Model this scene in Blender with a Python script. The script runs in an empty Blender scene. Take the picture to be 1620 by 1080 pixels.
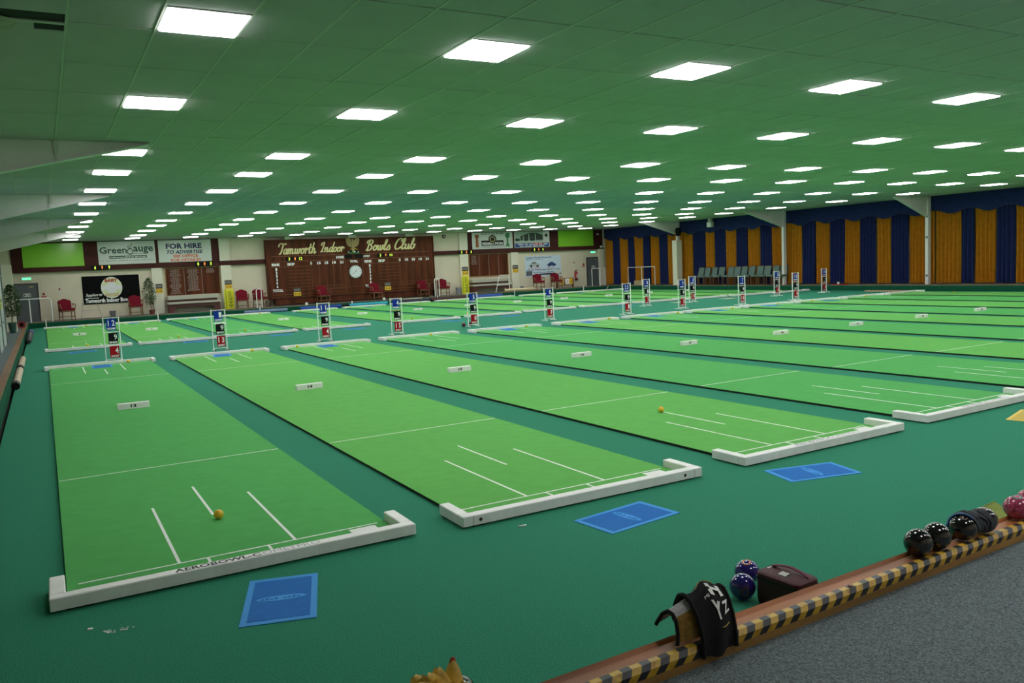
import bpy, bmesh, math, random
from mathutils import Vector, Matrix
random.seed(7)
sc = bpy.context.scene
C = sc.collection
R = math.radians

# ------------------------------------------------------------------ camera, world, exposure
CAM = Vector((-0.8986, -4.6712, 1.6482))
YAW, PITCH, ROLL = R(29.5512), R(5.3377), R(-2.6394)
cF = Vector((math.sin(YAW)*math.cos(PITCH), math.cos(YAW)*math.cos(PITCH), -math.sin(PITCH)))
cR0 = Vector((math.cos(YAW), -math.sin(YAW), 0)); cU0 = cR0.cross(cF)
cR = cR0*math.cos(ROLL) + cU0*math.sin(ROLL); cU = -cR0*math.sin(ROLL) + cU0*math.cos(ROLL)
cd = bpy.data.cameras.new('camera'); cam = bpy.data.objects.new('camera', cd); C.objects.link(cam)
cd.sensor_width = 36; cd.lens = 1298.62/1620*36; cd.clip_start = 0.05; cd.clip_end = 200
m3 = Matrix((cR, cU, -cF)).transposed()
cam.matrix_world = Matrix.Translation(CAM) @ m3.to_4x4()
sc.camera = cam
w = bpy.data.worlds.new('world'); sc.world = w; w.use_nodes = True
w.node_tree.nodes['Background'].inputs[0].default_value = (0.5, 0.52, 0.5, 1)
w.node_tree.nodes['Background'].inputs[1].default_value = 0.05
sc.view_settings.view_transform = 'Standard'; sc.view_settings.look = 'None'
sc.view_settings.exposure = 0.0; sc.view_settings.gamma = 1.0; sc.view_settings.use_curve_mapping = False
LAMP = 21.5          # strength of every ceiling panel

# ------------------------------------------------------------------ materials
MATS = {}
def srgb(r, g, b):
    f = lambda c: (c/255/12.92) if c/255 <= .04045 else ((c/255+.055)/1.055)**2.4
    return (f(r), f(g), f(b), 1)
def mat(name, col, rough=.6, noise=0, scale=40, bump=0, bscale=None, metal=0, emit=0, spec=.5, sheen=0, stretch=None, coat=0, trans=0):
    if name in MATS: return MATS[name]
    m = bpy.data.materials.new(name); m.use_nodes = True; nt = m.node_tree; p = nt.nodes['Principled BSDF']
    p.inputs['Base Color'].default_value = col; p.inputs['Roughness'].default_value = rough
    p.inputs['Metallic'].default_value = metal; p.inputs['Specular IOR Level'].default_value = spec
    if sheen: p.inputs['Sheen Weight'].default_value = sheen; p.inputs['Sheen Roughness'].default_value = .5; p.inputs['Sheen Tint'].default_value = col
    if coat: p.inputs['Coat Weight'].default_value = coat; p.inputs['Coat Roughness'].default_value = .08
    if trans: p.inputs['Transmission Weight'].default_value = trans
    if emit: p.inputs['Emission Color'].default_value = col; p.inputs['Emission Strength'].default_value = emit
    if noise or bump:
        tc = nt.nodes.new('ShaderNodeTexCoord'); mp = nt.nodes.new('ShaderNodeMapping')
        if stretch: mp.inputs['Scale'].default_value = stretch
        nt.links.new(tc.outputs['Object'], mp.inputs['Vector'])
        nz = nt.nodes.new('ShaderNodeTexNoise'); nz.inputs['Scale'].default_value = scale; nz.inputs['Detail'].default_value = 4
        nt.links.new(mp.outputs['Vector'], nz.inputs['Vector'])
        if noise:
            rp = nt.nodes.new('ShaderNodeValToRGB'); c = Vector(col[:3])
            rp.color_ramp.elements[0].position = .32; rp.color_ramp.elements[1].position = .68
            rp.color_ramp.elements[0].color = (*(c*(1-noise)), 1); rp.color_ramp.elements[1].color = (*[min(1, x) for x in c*(1+noise)], 1)
            nt.links.new(nz.outputs['Fac'], rp.inputs['Fac']); nt.links.new(rp.outputs['Color'], p.inputs['Base Color'])
        if bump:
            n2 = nz
            if bscale:
                n2 = nt.nodes.new('ShaderNodeTexNoise'); n2.inputs['Scale'].default_value = bscale
                nt.links.new(mp.outputs['Vector'], n2.inputs['Vector'])
            b = nt.nodes.new('ShaderNodeBump'); b.inputs['Strength'].default_value = bump; b.inputs['Distance'].default_value = .01
            nt.links.new(n2.outputs['Fac'], b.inputs['Height']); nt.links.new(b.outputs['Normal'], p.inputs['Normal'])
    MATS[name] = m; return m
def stripe_mat(name, c1, c2, per):          # printed hazard tape: slanted black bars on yellow
    m = bpy.data.materials.new(name); m.use_nodes = True; nt = m.node_tree; p = nt.nodes['Principled BSDF']
    tc = nt.nodes.new('ShaderNodeTexCoord'); sp = nt.nodes.new('ShaderNodeSeparateXYZ'); nt.links.new(tc.outputs['Object'], sp.inputs[0])
    a = nt.nodes.new('ShaderNodeMath'); a.operation = 'MULTIPLY_ADD'; a.inputs[1].default_value = -.9; nt.links.new(sp.outputs['Z'], a.inputs[0]); nt.links.new(sp.outputs['X'], a.inputs[2])
    d = nt.nodes.new('ShaderNodeMath'); d.operation = 'DIVIDE'; d.inputs[1].default_value = per; nt.links.new(a.outputs[0], d.inputs[0])
    fr = nt.nodes.new('ShaderNodeMath'); fr.operation = 'FRACT'; nt.links.new(d.outputs[0], fr.inputs[0])
    g = nt.nodes.new('ShaderNodeMath'); g.operation = 'GREATER_THAN'; g.inputs[1].default_value = .5; nt.links.new(fr.outputs[0], g.inputs[0])
    mx = nt.nodes.new('ShaderNodeMix'); mx.data_type = 'RGBA'; mx.inputs['A'].default_value = c1; mx.inputs['B'].default_value = c2
    nt.links.new(g.outputs[0], mx.inputs['Factor'])
    nz = nt.nodes.new('ShaderNodeTexNoise'); nz.inputs['Scale'].default_value = 28; nt.links.new(tc.outputs['Object'], nz.inputs['Vector'])
    rp = nt.nodes.new('ShaderNodeValToRGB'); rp.color_ramp.elements[0].position = .3; rp.color_ramp.elements[1].position = .5; rp.color_ramp.elements[0].color = (.55, .45, .3, 1)
    nt.links.new(nz.outputs['Fac'], rp.inputs['Fac'])
    mu = nt.nodes.new('ShaderNodeMix'); mu.data_type = 'RGBA'; mu.blend_type = 'MULTIPLY'; mu.inputs['Factor'].default_value = .7
    nt.links.new(mx.outputs['Result'], mu.inputs['A']); nt.links.new(rp.outputs['Color'], mu.inputs['B'])
    nt.links.new(mu.outputs['Result'], p.inputs['Base Color']); p.inputs['Roughness'].default_value = .35
    MATS[name] = m; return m

CARPET = mat('carpet_green', (.033, .235, .143, 1), .95, .3, 140, .4, 380, spec=.15, sheen=.25)
BANKG = mat('bank_green', (.008, .085, .045, 1), .95, .2, 40, .4, 120, spec=.1)
MATA = mat('mat_green_light', (.130, .44, .098, 1), .9, .05, 8, .12, 220, spec=.15, sheen=.15)
MATB = mat('mat_green_deep', (.090, .40, .105, 1), .9, .05, 8, .12, 220, spec=.15, sheen=.15)
RUBBER = mat('black_rubber', (.008, .009, .009, 1), .8)
WLINE = mat('white_line', (.88, .88, .86, 1), .7)
WHITEP = mat('white_paint', (.90, .89, .88, 1), .5, .05, 9)
WHITET = mat('white_tube', (.88, .90, .87, 1), .4)
TILE = mat('ceiling_tile', (.47, .455, .475, 1), .95, .04, 3, .15, 90)
TBAR = mat('ceiling_bar', (.52, .54, .49, 1), .6)
STEEL = mat('white_steel', (.70, .69, .68, 1), .45, .03, 2)
PANEL = mat('lamp_panel', (1, .985, .98, 1), .4, emit=LAMP)
CREAM = mat('cream_wall', (.66, .59, .46, 1), .75, .03, 2, .2, 30)
CREAMP = mat('cream_pier', (.70, .66, .55, 1), .65)
WOOD = mat('dark_wood', (.088, .023, .010, 1), .5, .4, 5, stretch=(1, 1, .12), spec=.12)
WOODL = mat('wood_batten', (.20, .075, .022, 1), .4, .3, 8)
BROWN = mat('brown_board', (.062, .018, .016, 1), .5, spec=.12, noise=.2, scale=3, stretch=(.3,1,1))
KERB = mat('kerb_wood', (.33, .115, .038, 1), .4, .4, 9, .2, 30, stretch=(.12, 1, 1), spec=.3)
KERBF = mat('kerb_face_wood', (.36, .19, .055, 1), .5, .3, 9, .2, 30, stretch=(.12, 1, 1))
BANKW = mat('bank_timber', (.24, .12, .06, 1), .5, .3, 6, stretch=(1, 1, 1))
GREY = mat('grey_carpet', (.150, .180, .188, 1), .95, .5, 130, .5, 170, spec=.1)
NAVY = mat('navy_cloth', (.018, .027, .108, 1), .9, .12, 6, .2, 90, sheen=.1, spec=.1)
GOLD = mat('gold_cloth', (.46, .18, .012, 1), .9, .12, 6, .2, 90, sheen=.1, spec=.1)
RED = mat('red_upholstery', (.165, .009, .020, 1), .85, .1, 30, spec=.1)
CHWOOD = mat('chair_wood', (.20, .09, .035, 1), .45, .2, 12)
TEAL = mat('grey_green_fabric', (.11, .17, .155, 1), .8, .1, 20)
TEALW = mat('dark_chair_wood', (.09, .035, .02, 1), .5)
BLUEC = mat('card_blue', srgb(20, 52, 155), .5, spec=.15); BLACKC = mat('card_black', (.004, .004, .005, 1), .5, spec=.15); REDC = mat('card_red', srgb(170, 18, 32), .5, spec=.15)
INKW = mat('ink_white', (.92, .92, .90, 1), .6); INKK = mat('ink_black', (.01, .01, .012, 1), .6)
YEL = mat('jack_yellow', (.88, .50, .025, 1), .25, coat=.4)
LIMEY = mat('jack_lime', (.85, .66, .04, 1), .25, coat=.4)
BMAT = mat('footer_blue', srgb(33, 112, 195), .7, .06, 30, spec=.1); BMATL = mat('footer_light_blue', srgb(75, 158, 232), .7, spec=.1)
YMAT = mat('footer_yellow', srgb(200, 170, 55), .6); YMATL = mat('footer_light_yellow', srgb(225, 200, 90), .6)
LIME = mat('lime_board', (.25, .60, .045, 1), .18)
SIGNW = mat('sign_white', (.62, .66, .62, 1), .25)
GLASS = mat('grey_panel', (.50, .55, .56, 1), .3)
DARKM = mat('dark_metal', (.02, .021, .023, 1), .5)
GREYM = mat('grey_metal', (.16, .18, .19, 1), .4)
DOORG = mat('door_grey', (.095, .105, .12, 1), .5)
LEAF = mat('leaf_green', (.038, .075, .020, 1), .5, .5, 9); TRUNK = mat('trunk', (.16, .11, .06, 1), .8)
def col(name, r, g, b, rough=.6, **k): return mat(name, srgb(r, g, b), rough, **k)

# ------------------------------------------------------------------ mesh helpers
ORG = {}                                      # world origin of every thing / part frame
class MB:
    def __init__(s): s.v = []; s.f = []; s.sm = False; s.stuff = False
    def add(s, vs, fs):
        n = len(s.v); s.v += [tuple(v) for v in vs]; s.f += [tuple(i+n for i in f) for f in fs]; return s
    def box(s, x0, x1, y0, y1, z0, z1):
        return s.add([(x0,y0,z0),(x1,y0,z0),(x1,y1,z0),(x0,y1,z0),(x0,y0,z1),(x1,y0,z1),(x1,y1,z1),(x0,y1,z1)],
                     [(0,3,2,1),(4,5,6,7),(0,1,5,4),(1,2,6,5),(2,3,7,6),(3,0,4,7)])
    def bbox(s, x0, x1, y0, y1, z0, z1, b=.006):         # box with chamfered top and vertical edges
        def ring(ix, z): 
            return [(x0+ix,y0+b,z),(x0+b,y0+ix,z),(x1-b,y0+ix,z),(x1-ix,y0+b,z),(x1-ix,y1-b,z),(x1-b,y1-ix,z),(x0+b,y1-ix,z),(x0+ix,y1-b,z)]
        vs = ring(0,z0)+ring(0,z1-b)+[(min(max(x,x0+b),x1-b),min(max(y,y0+b),y1-b),z1) for x,y,z in ring(b*.99,z1)]
        fs = [tuple(range(7,-1,-1)), tuple(range(16,24))]
        for k in (0,8):
            for i in range(8): j=(i+1)%8; fs.append((k+i,k+j,k+8+j,k+8+i))
        return s.add(vs, fs)
    def prism(s, pts, a0, a1, axis='y'):                  # polygon pts in the two other axes, extruded
        n = len(pts)
        def P(p, a): return {'y': (p[0],a,p[1]), 'x': (a,p[0],p[1]), 'z': (p[0],p[1],a)}[axis]
        vs = [P(p,a0) for p in pts]+[P(p,a1) for p in pts]
        fs = [tuple(range(n)), tuple(range(2*n-1,n-1,-1))]+[(i,i+n,(i+1)%n+n,(i+1)%n) for i in range(n)]
        return s.add(vs, fs)
    def tube(s, pts, r, n=8):
        pts = [Vector(p) for p in pts]; rs = r if isinstance(r,(list,tuple)) else [r]*len(pts); vs=[]; fs=[]; prev=None
        for i,p in enumerate(pts):
            d = (pts[min(i+1,len(pts)-1)]-pts[max(i-1,0)]).normalized()
            a = Vector((0,0,1)) if abs(d.z)<.95 else Vector((1,0,0))
            if prev is not None: a = prev
            u = d.cross(a).normalized(); v = u.cross(d).normalized(); prev = v
            for k in range(n):
                t = 2*math.pi*k/n; vs.append(p+rs[i]*(math.cos(t)*u+math.sin(t)*v))
        for i in range(len(pts)-1):
            for k in range(n): fs.append((i*n+k,i*n+(k+1)%n,(i+1)*n+(k+1)%n,(i+1)*n+k))
        fs.append(tuple(range(n-1,-1,-1))); b=(len(pts)-1)*n; fs.append(tuple(b+k for k in range(n)))
        return s.add(vs, fs)
    def lathe(s, prof, c=(0,0,0), n=16):
        vs=[];fs=[]
        for r,z in prof:
            for k in range(n): t=2*math.pi*k/n; vs.append((c[0]+r*math.cos(t),c[1]+r*math.sin(t),c[2]+z))
        for i in range(len(prof)-1):
            for k in range(n): fs.append((i*n+k,i*n+(k+1)%n,(i+1)*n+(k+1)%n,(i+1)*n+k))
        fs.append(tuple(range(n-1,-1,-1))); b=(len(prof)-1)*n; fs.append(tuple(b+k for k in range(n)))
        return s.add(vs, fs)
    def ball(s, c, r, sx=1, sy=1, sz=1, n=24, m=14):
        prof=[(max(1e-4,r*math.sin(math.pi*i/m)),-r*math.cos(math.pi*i/m)) for i in range(m+1)]
        k=len(s.v); s.lathe(prof,(0,0,0),n)
        for i in range(k,len(s.v)): v=s.v[i]; s.v[i]=(c[0]+v[0]*sx,c[1]+v[1]*sy,c[2]+v[2]*sz)
        return s
    def disc(s, x, y, z, rx, rz, t=.004, n=24, inner=0):   # upright disc facing -Y
        out=[(x+rx*math.cos(2*math.pi*k/n),z+rz*math.sin(2*math.pi*k/n)) for k in range(n)]
        if not inner: return s.prism(out, y-t, y)
        inn=[(x+rx*inner*math.cos(2*math.pi*k/n),z+rz*inner*math.sin(2*math.pi*k/n)) for k in range(n)]
        for k in range(n):
            j=(k+1)%n; s.prism([out[k],out[j],inn[j],inn[k]], y-t, y)
        return s
    def grid(s, fn, nu, nv, closed=False):
        vs=[fn(i/nu,j/nv) for j in range(nv+1) for i in range(nu+1)]
        fs=[(j*(nu+1)+i,j*(nu+1)+i+1,(j+1)*(nu+1)+i+1,(j+1)*(nu+1)+i) for j in range(nv) for i in range(nu)]
        return s.add(vs, fs)
    def smooth(s): s.sm=True; return s
    def mesh(s, name, m, org=(0,0,0)):
        me=bpy.data.meshes.new(name); me.from_pydata([(v[0]-org[0],v[1]-org[1],v[2]-org[2]) for v in s.v],[],s.f)
        bm=bmesh.new(); bm.from_mesh(me); bmesh.ops.recalc_face_normals(bm,faces=bm.faces); bm.to_mesh(me); bm.free()
        if m: me.materials.append(m)
        if s.sm:
            for p in me.polygons: p.use_smooth=True
            try: me.set_sharp_from_angle(angle=R(40))
            except Exception: pass
        return me
    def build(s, name, m, parent=None, loc=None):
        org = ORG[parent.as_pointer()] if parent else (loc or (0,0,0))
        o=bpy.data.objects.new(name, s.mesh(name,m,org)); C.objects.link(o)
        if s.stuff: o['kind']='stuff'
        if parent: o.parent=parent; ORG[o.as_pointer()]=org
        else: o.location=org; ORG[o.as_pointer()]=tuple(org)
        return o
def tag(o, label, cat, group=None):
    o['label']=label; o['category']=cat
    if group: o['group']=group
    return o
def struct(name, mb, m, parent=None):
    o=mb.build(name,m,parent)
    if not parent: o['kind']='structure'
    return o
def thing(name, label, cat, loc=(0,0,0), rz=0, group=None, local=False):
    o=bpy.data.objects.new(name,None); C.objects.link(o); o.location=loc; o.rotation_euler=(0,0,rz); o.empty_display_size=.1
    ORG[o.as_pointer()]=(0,0,0) if (local or rz) else tuple(loc)
    return tag(o,label,cat,group)
def part(parent, name, mb, m): return mb.build(name,m,parent)
def dup(root, loc, rz=0, label=None, group=None):
    r=root.copy(); C.objects.link(r); r.location=loc; r.rotation_euler=(0,0,rz)
    if label: r['label']=label
    if group: r['group']=group
    for ch in list(root.children):
        c=ch.copy(); C.objects.link(c); c.parent=r
        for g in ch.children: d=g.copy(); C.objects.link(d); d.parent=c
    return r
TX={}
def glyphs(s, shear=0, bold=0):
    k=(s,shear,bold)
    if k in TX: return TX[k]
    if isinstance(s,tuple):                          # print too small to read in the photo: plain bars, given as word lengths
        rg=random.Random(sum(s)); total=sum(s)+len(s)-1; vs=[]; fs=[]; pos=0
        for count in s:
            for i in range(count):
                h=rg.uniform(.55,1); q=len(vs); a,b=pos/total,(pos+.72)/total
                vs+=[(a,0),(b,0),(b,h),(a,h)]; fs.append((q,q+1,q+2,q+3)); pos+=1
            pos+=1
        TX[k]=(vs,fs); return TX[k]
    cu=bpy.data.curves.new('t','FONT'); cu.body=s; cu.shear=shear; cu.offset=bold; cu.resolution_u=2; cu.fill_mode='FRONT'
    o=bpy.data.objects.new('t',cu); C.objects.link(o); bpy.context.view_layer.update()
    me=bpy.data.meshes.new_from_object(o.evaluated_get(bpy.context.evaluated_depsgraph_get()))
    vs=[tuple(v.co) for v in me.vertices]; fs=[tuple(p.vertices) for p in me.polygons]
    bpy.data.objects.remove(o); bpy.data.curves.remove(cu); bpy.data.meshes.remove(me)
    x0=min(v[0] for v in vs);x1=max(v[0] for v in vs);y0=min(v[1] for v in vs);y1=max(v[1] for v in vs)
    TX[k]=([((v[0]-x0)/(x1-x0),(v[1]-y0)/(y1-y0)) for v in vs],fs); return TX[k]
def text(mb, s, x0, x1, z0, z1, y, shear=0, bold=.03, face='-y'):
    vs,fs=glyphs(s,shear,bold); mb.stuff=isinstance(s,tuple)
    if face=='-y': return mb.add([(x0+a*(x1-x0),y,z0+b*(z1-z0)) for a,b in vs],fs)
    if face=='+y': return mb.add([(x1-a*(x1-x0),y,z0+b*(z1-z0)) for a,b in vs],fs)
    if face=='up': return mb.add([(x0+a*(x1-x0),z0+b*(z1-z0),y) for a,b in vs],fs)
    if face=='+x': return mb.add([(y,x0+a*(x1-x0),z0+b*(z1-z0)) for a,b in vs],fs)

def words(parent, name, m, y, items, shear=0, bold=.03, face='-y'):      # every word or line its own part
    for it in items: part(parent,name,text(MB(),it[0],it[1],it[2],it[3],it[4],y,shear,bold,face),m)
ONES=['zero','one','two','three','four','five','six','seven','eight','nine','ten','eleven','twelve','thirteen','fourteen','fifteen','sixteen','seventeen','eighteen','nineteen']
ORD=['zeroth','first','second','third','fourth','fifth','sixth','seventh','eighth','ninth','tenth','eleventh','twelfth','thirteenth','fourteenth']
def num_word(n):
    n=int(n); return ONES[n] if n<20 else 'twenty'+('-'+ONES[n-20] if n>20 else '')
# ------------------------------------------------------------------ the room
XL, XR, YF, YB = -3.6, 28.25, 34.6, -7.0
ZC, ZB = 3.45, .22                       # ceiling, bank top
KS, K0 = .022, -2.415                   # line of the near kerb: y = K0 + KS*x
def ky(x): return K0+KS*x
struct('floor', MB().add([(-1.42,-2.386,0),(27.12,-1.758,0),(27.12,33.0,0),(-1.42,33.0,0),(-1.42,-2.386,-.12),(27.12,-1.758,-.12),(27.12,33,-.12),(-1.42,33,-.12)],
       [(0,1,2,3),(7,6,5,4),(0,4,5,1),(1,5,6,2),(2,6,7,3),(3,7,4,0)]), CARPET)
struct('floor_ditch', MB().box(-1.6,27.4,-2.6,33.4,-.2,-.121), RUBBER)
# banks: green padded faces with a timber edge
def bank_prof(h): return [(0,-.12),(0,h-.03),(-.02,h),(-.06,h),(-.06,-.12)]
b=MB(); b.prism([(33.2+.0,-.12),(33.17,.02),(33.17,.15),(33.2,.20),(33.3,.20),(33.3,-.12)],-1.5,27.3,'x'); struct('wall_bank_far',b,BANKG)
b=MB(); b.prism([(-1.5,-.12),(-1.46,.0),(-1.46,.13),(-1.5,.20),(-1.6,.20),(-1.6,-.12)],-2.55,33.3,'y'); struct('wall_bank_left',b,BANKG)
b=MB(); b.prism([(27.2,-.12),(27.17,.02),(27.17,.15),(27.2,.20),(27.3,.20),(27.3,-.12)],-1.7,33.3,'y'); struct('wall_bank_right',b,BANKG)
struct('trim_1', MB().box(-1.6,27.3,33.2,33.32,.20,ZB+.006), BANKW)
struct('trim_2', MB().box(-1.61,-1.49,-2.5,33.2,.20,ZB+.006), BANKW)
struct('trim_3', MB().box(27.2,27.32,-1.7,33.2,.20,ZB+.006), BANKW)
struct('floor_far_walkway', MB().box(XL,XR,33.32,YF+.1,.0,ZB), GREY)
struct('floor_left_walkway', MB().box(XL,-1.61,-2.6,33.32,.0,ZB), GREY)
struct('floor_right_walkway', MB().box(27.32,XR,-1.7,33.32,.0,ZB), GREY)
# near walkway and kerb
nw=MB(); ZN=.18
nw.add([(XL,YB,ZN),(XR,YB,ZN),(XR,ky(XR)-.125,ZN),(XL,ky(XL)-.125,ZN),(XL,YB,0),(XR,YB,0),(XR,ky(XR)-.125,0),(XL,ky(XL)-.125,0)],[(0,1,2,3),(7,6,5,4),(0,4,5,1),(1,5,6,2),(2,6,7,3),(3,7,4,0)])
struct('floor_near_walkway', nw, GREY)
def kerb_strip(prof, x0=-1.62, x1=27.3):            # prof: (offset from kerb line, z)
    mb=MB(); n=len(prof); vs=[]
    for x in (x0,x1): vs+=[(x,ky(x)+a,z) for a,z in prof]
    return mb.add(vs,[tuple(range(n)),tuple(range(2*n-1,n-1,-1))]+[(i,i+n,(i+1)%n+n,(i+1)%n) for i in range(n)])
kb=struct('trim_4', kerb_strip([(.005,-.1),(.005,.25),(-.004,.256),(-.013,.25),(-.02,.243),(-.075,.243),(-.083,.25),(-.09,.2535),(-.104,.2535),(-.104,-.1)]), KERB)
struct('face_board', kerb_strip([(-.104,.0),(-.104,.25),(-.112,.25),(-.125,.235),(-.125,.0)]), KERBF, kb)
HZ=stripe_mat('hazard_tape',(.60,.36,.03,1),(.018,.019,.024,1),.085)
struct('hazard_tape', kerb_strip([(-.088,.2536),(-.088,.2552),(-.112,.2545),(-.1265,.238),(-.1265,.212),(-.1252,.212),(-.1252,.2355),(-.1115,.2515)]), HZ, kb)
struct('bolt_head', MB().ball((1.91,ky(1.91)-.1,.256),.012,1,1,.5,12,6), BANKW, kb)
# walls
struct('wall_far', MB().box(XL,XR,YF,YF+.1,.0,ZC+.1), CREAM)
struct('wall_right', MB().box(XR,XR+.1,-4,YF+.1,.0,ZC+.1), CREAM)
struct('wall_left', MB().box(XL-.1,XL,YB,YF+.1,.0,ZC+.1), CREAM)
struct('wall_back', MB().box(XL-.1,XR+.1,YB-.1,YB,.0,ZC+.1), CREAM)
# ceiling: backing, tiles, bars
DX, DY, TX0, TY0 = .5655, 1.17, -.03, 1.86
ceil=struct('ceiling', MB().box(XL-.1,XR+.1,YB-.1,YF+.1,ZC+.012,ZC+.1), mat('ceiling_void',(.03,.035,.03,1),.9))
ROWK=[-10,-5,0,5,11,15,20,25,30,35,39,44,49,53]  # first two rows are unseen, added to light the near carpet
ROWY=[1.27+.585*k+.2925 for k in ROWK]; COLX=[.2527+2.262*i for i in range(12)]
def ncol(i,y): return (i%4)==0 and (0 if y>0 else 1)<=i//4<12
half=set()
for k in ROWK: half.add(k)
tiles=[]
i0=int((XL-TX0)/DX)-1; i1=int((XR-TX0)/DX)+1
for i in range(i0,i1):
    x0=max(TX0+i*DX+.008,XL); x1=min(TX0+(i+1)*DX-.008,XR)
    if x1-x0<.05: continue
    for n in range(-8,29):
        y0=TY0+n*DY; y1=min(y0+DY,YF)
        if y1-y0<.05 or y0<YB: continue
        segs=[(y0,y1)]
        if ncol(i,y0+.3):
            k=2*n+1                                  # half cells k (lower) and k+1
            lo=k in half; hi=(k+1) in half
            if lo and hi: segs=[]
            elif lo: segs=[(y0+DY/2,y1)]
            elif hi: segs=[(y0,y0+DY/2)]
        for a,c in segs:
            if -1.2<x0<-1.1 and .5<a<2.0: continue      # the vent sits here
            tiles.append((x0,x1,a+.007,c-.007))
def seen(t):
    p=Vector(((t[0]+t[1])/2,(t[2]+t[3])/2,ZC))-CAM; z=p.dot(cF)
    if z<=.3: return 0
    u=p.dot(cR)/z; v=p.dot(cU)/z
    if abs(u)>.68 or abs(v)>.47: return 0
    return (t[1]-t[0])*(t[3]-t[2])*(ZC-CAM.z)/p.length**3
tiles.sort(key=seen, reverse=True)
tmesh={}
for t in tiles[:300]:
    key=(round(t[1]-t[0],3),round(t[3]-t[2],3))
    if key not in tmesh:
        w2,l2=key[0]/2,key[1]/2; tmesh[key]=MB().bbox(-w2,w2,-l2,l2,-.012,.0,.003).mesh('tile',TILE)
    o=bpy.data.objects.new('tile',tmesh[key]); C.objects.link(o); o.parent=ceil
    o.location=((t[0]+t[1])/2,(t[2]+t[3])/2,ZC+random.choice((.011,.011,.0115,.012,.0125))); o.rotation_euler=(math.pi,0,0)
    o.location.z-=.011
rest=MB()
for t in tiles[300:]: rest.box(t[0],t[1],t[2],t[3],ZC,ZC+.0115)
o=rest.build('far_tiles',TILE,ceil); o['kind']='stuff'
bm_=MB().box(-.009,.009,YB,YF,-.004,.010).mesh('grid_bar',TBAR)
for i in range(i0+1,i1):
    o=bpy.data.objects.new('grid_bar',bm_); C.objects.link(o); o.parent=ceil; o.location=(TX0+i*DX,0,ZC)
# ceiling vent
v=thing('ceiling_vent','ceiling air unit with dark open slots and a stained round grille','air vent',(-.9,1.95,ZC))
part(v,'surround',MB().box(-1.145,-.605,2.11,3.02,ZC-.004,ZC+.01).box(-1.145,-.79,1.94,2.11,ZC-.004,ZC+.01),TILE)
part(v,'cover_panel',MB().box(-1.145,-.605,.70,1.68,ZC-.004,ZC+.01),TILE)
part(v,'slot',MB().box(-1.145,-.605,1.68,1.90,ZC+.004,ZC+.010),mat('slot_black',(.004,.004,.005,1),.8))
part(v,'slot',MB().box(-.79,-.605,1.94,2.11,ZC+.004,ZC+.010),mat('slot_black',(.004,.004,.005,1),.8))
part(v,'grille',MB().lathe([(.001,-.02),(.2,-.016),(.235,0)],(-1.12,2.03,ZC-.006),28).smooth(),mat('grille',(.38,.37,.30,1),.8,.2,12))
part(v,'slot_bar',MB().box(-1.145,-.605,1.90,1.94,ZC-.006,ZC+.006),TBAR)
# ceiling lights; the two nearest rows are added, out of view
root=None
for j,y in enumerate(ROWY):
    for i,x in enumerate(COLX):
        if y<0 and i==0: continue
        lb='white LED ceiling panel, %s row from the scoreboard wall, %s from the curtains'%(ORD[len(ROWY)-j],ORD[12-i])
        if root is None:
            root=thing('ceiling_light',lb,'ceiling light',(x,y,ZC),0,'LED panel lights in the ceiling')
            fr=MB(); 
            for q in ((-.275,.275,-.2850,-.268),(-.275,.275,.268,.285),(-.275,-.262,-.268,.268),(.262,.275,-.268,.268)): fr.box(x+q[0],x+q[1],y+q[2],y+q[3],ZC-.006,ZC+.01)
            part(root,'frame',fr,mat('lamp_frame',(.8,.8,.82,1),.4))
            part(root,'diffuser',MB().box(x-.262,x+.262,y-.268,y+.268,ZC-.016,ZC+.008),PANEL)
        else: dup(root,(x,y,ZC),0,lb)
# portal frames: columns with tapering haunches
FY=[7.15,14.15,20.92,27.85]
for y in FY:
    n='%s'%({7.15:'over the partition',14.15:'second from the ceiling vent',20.92:'third from the ceiling vent',27.85:'nearest the lime green board'}[y])
    t=thing('roof_beam','white tapering steel roof beam along the partition side, '+n if y!=7.15 else 'white tapering steel roof beam next to the ceiling vent','roof beam',(-3.2,y,ZB),0)
    part(t,'web',MB().prism([(.45,ZC-.002),(-3.35,ZC-.002),(-3.35,2.56),(.45,ZC-.03)],y-.012,y+.012),STEEL)
    fl=MB(); fl.add([(.47,y-.075,ZC-.034),(.47,y+.075,ZC-.034),(-3.35,y+.075,2.55),(-3.35,y-.075,2.55),(.47,y-.075,ZC-.018),(.47,y+.075,ZC-.018),(-3.35,y+.075,2.566),(-3.35,y-.075,2.566)],[(0,1,2,3),(7,6,5,4),(0,4,5,1),(1,5,6,2),(2,6,7,3),(3,7,4,0)])
    part(t,'bottom_flange',fl,STEEL)
    part(t,'column',MB().box(-3.45,-3.3,y-.08,y+.08,ZB,2.6),STEEL)
    part(t,'bracket',MB().box(-.62,-.57,y-.05,y-.012,ZC-.17,ZC-.004).box(-.61,-.595,y-.06,y-.05,ZC-.27,ZC-.14),TBAR)
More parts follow.
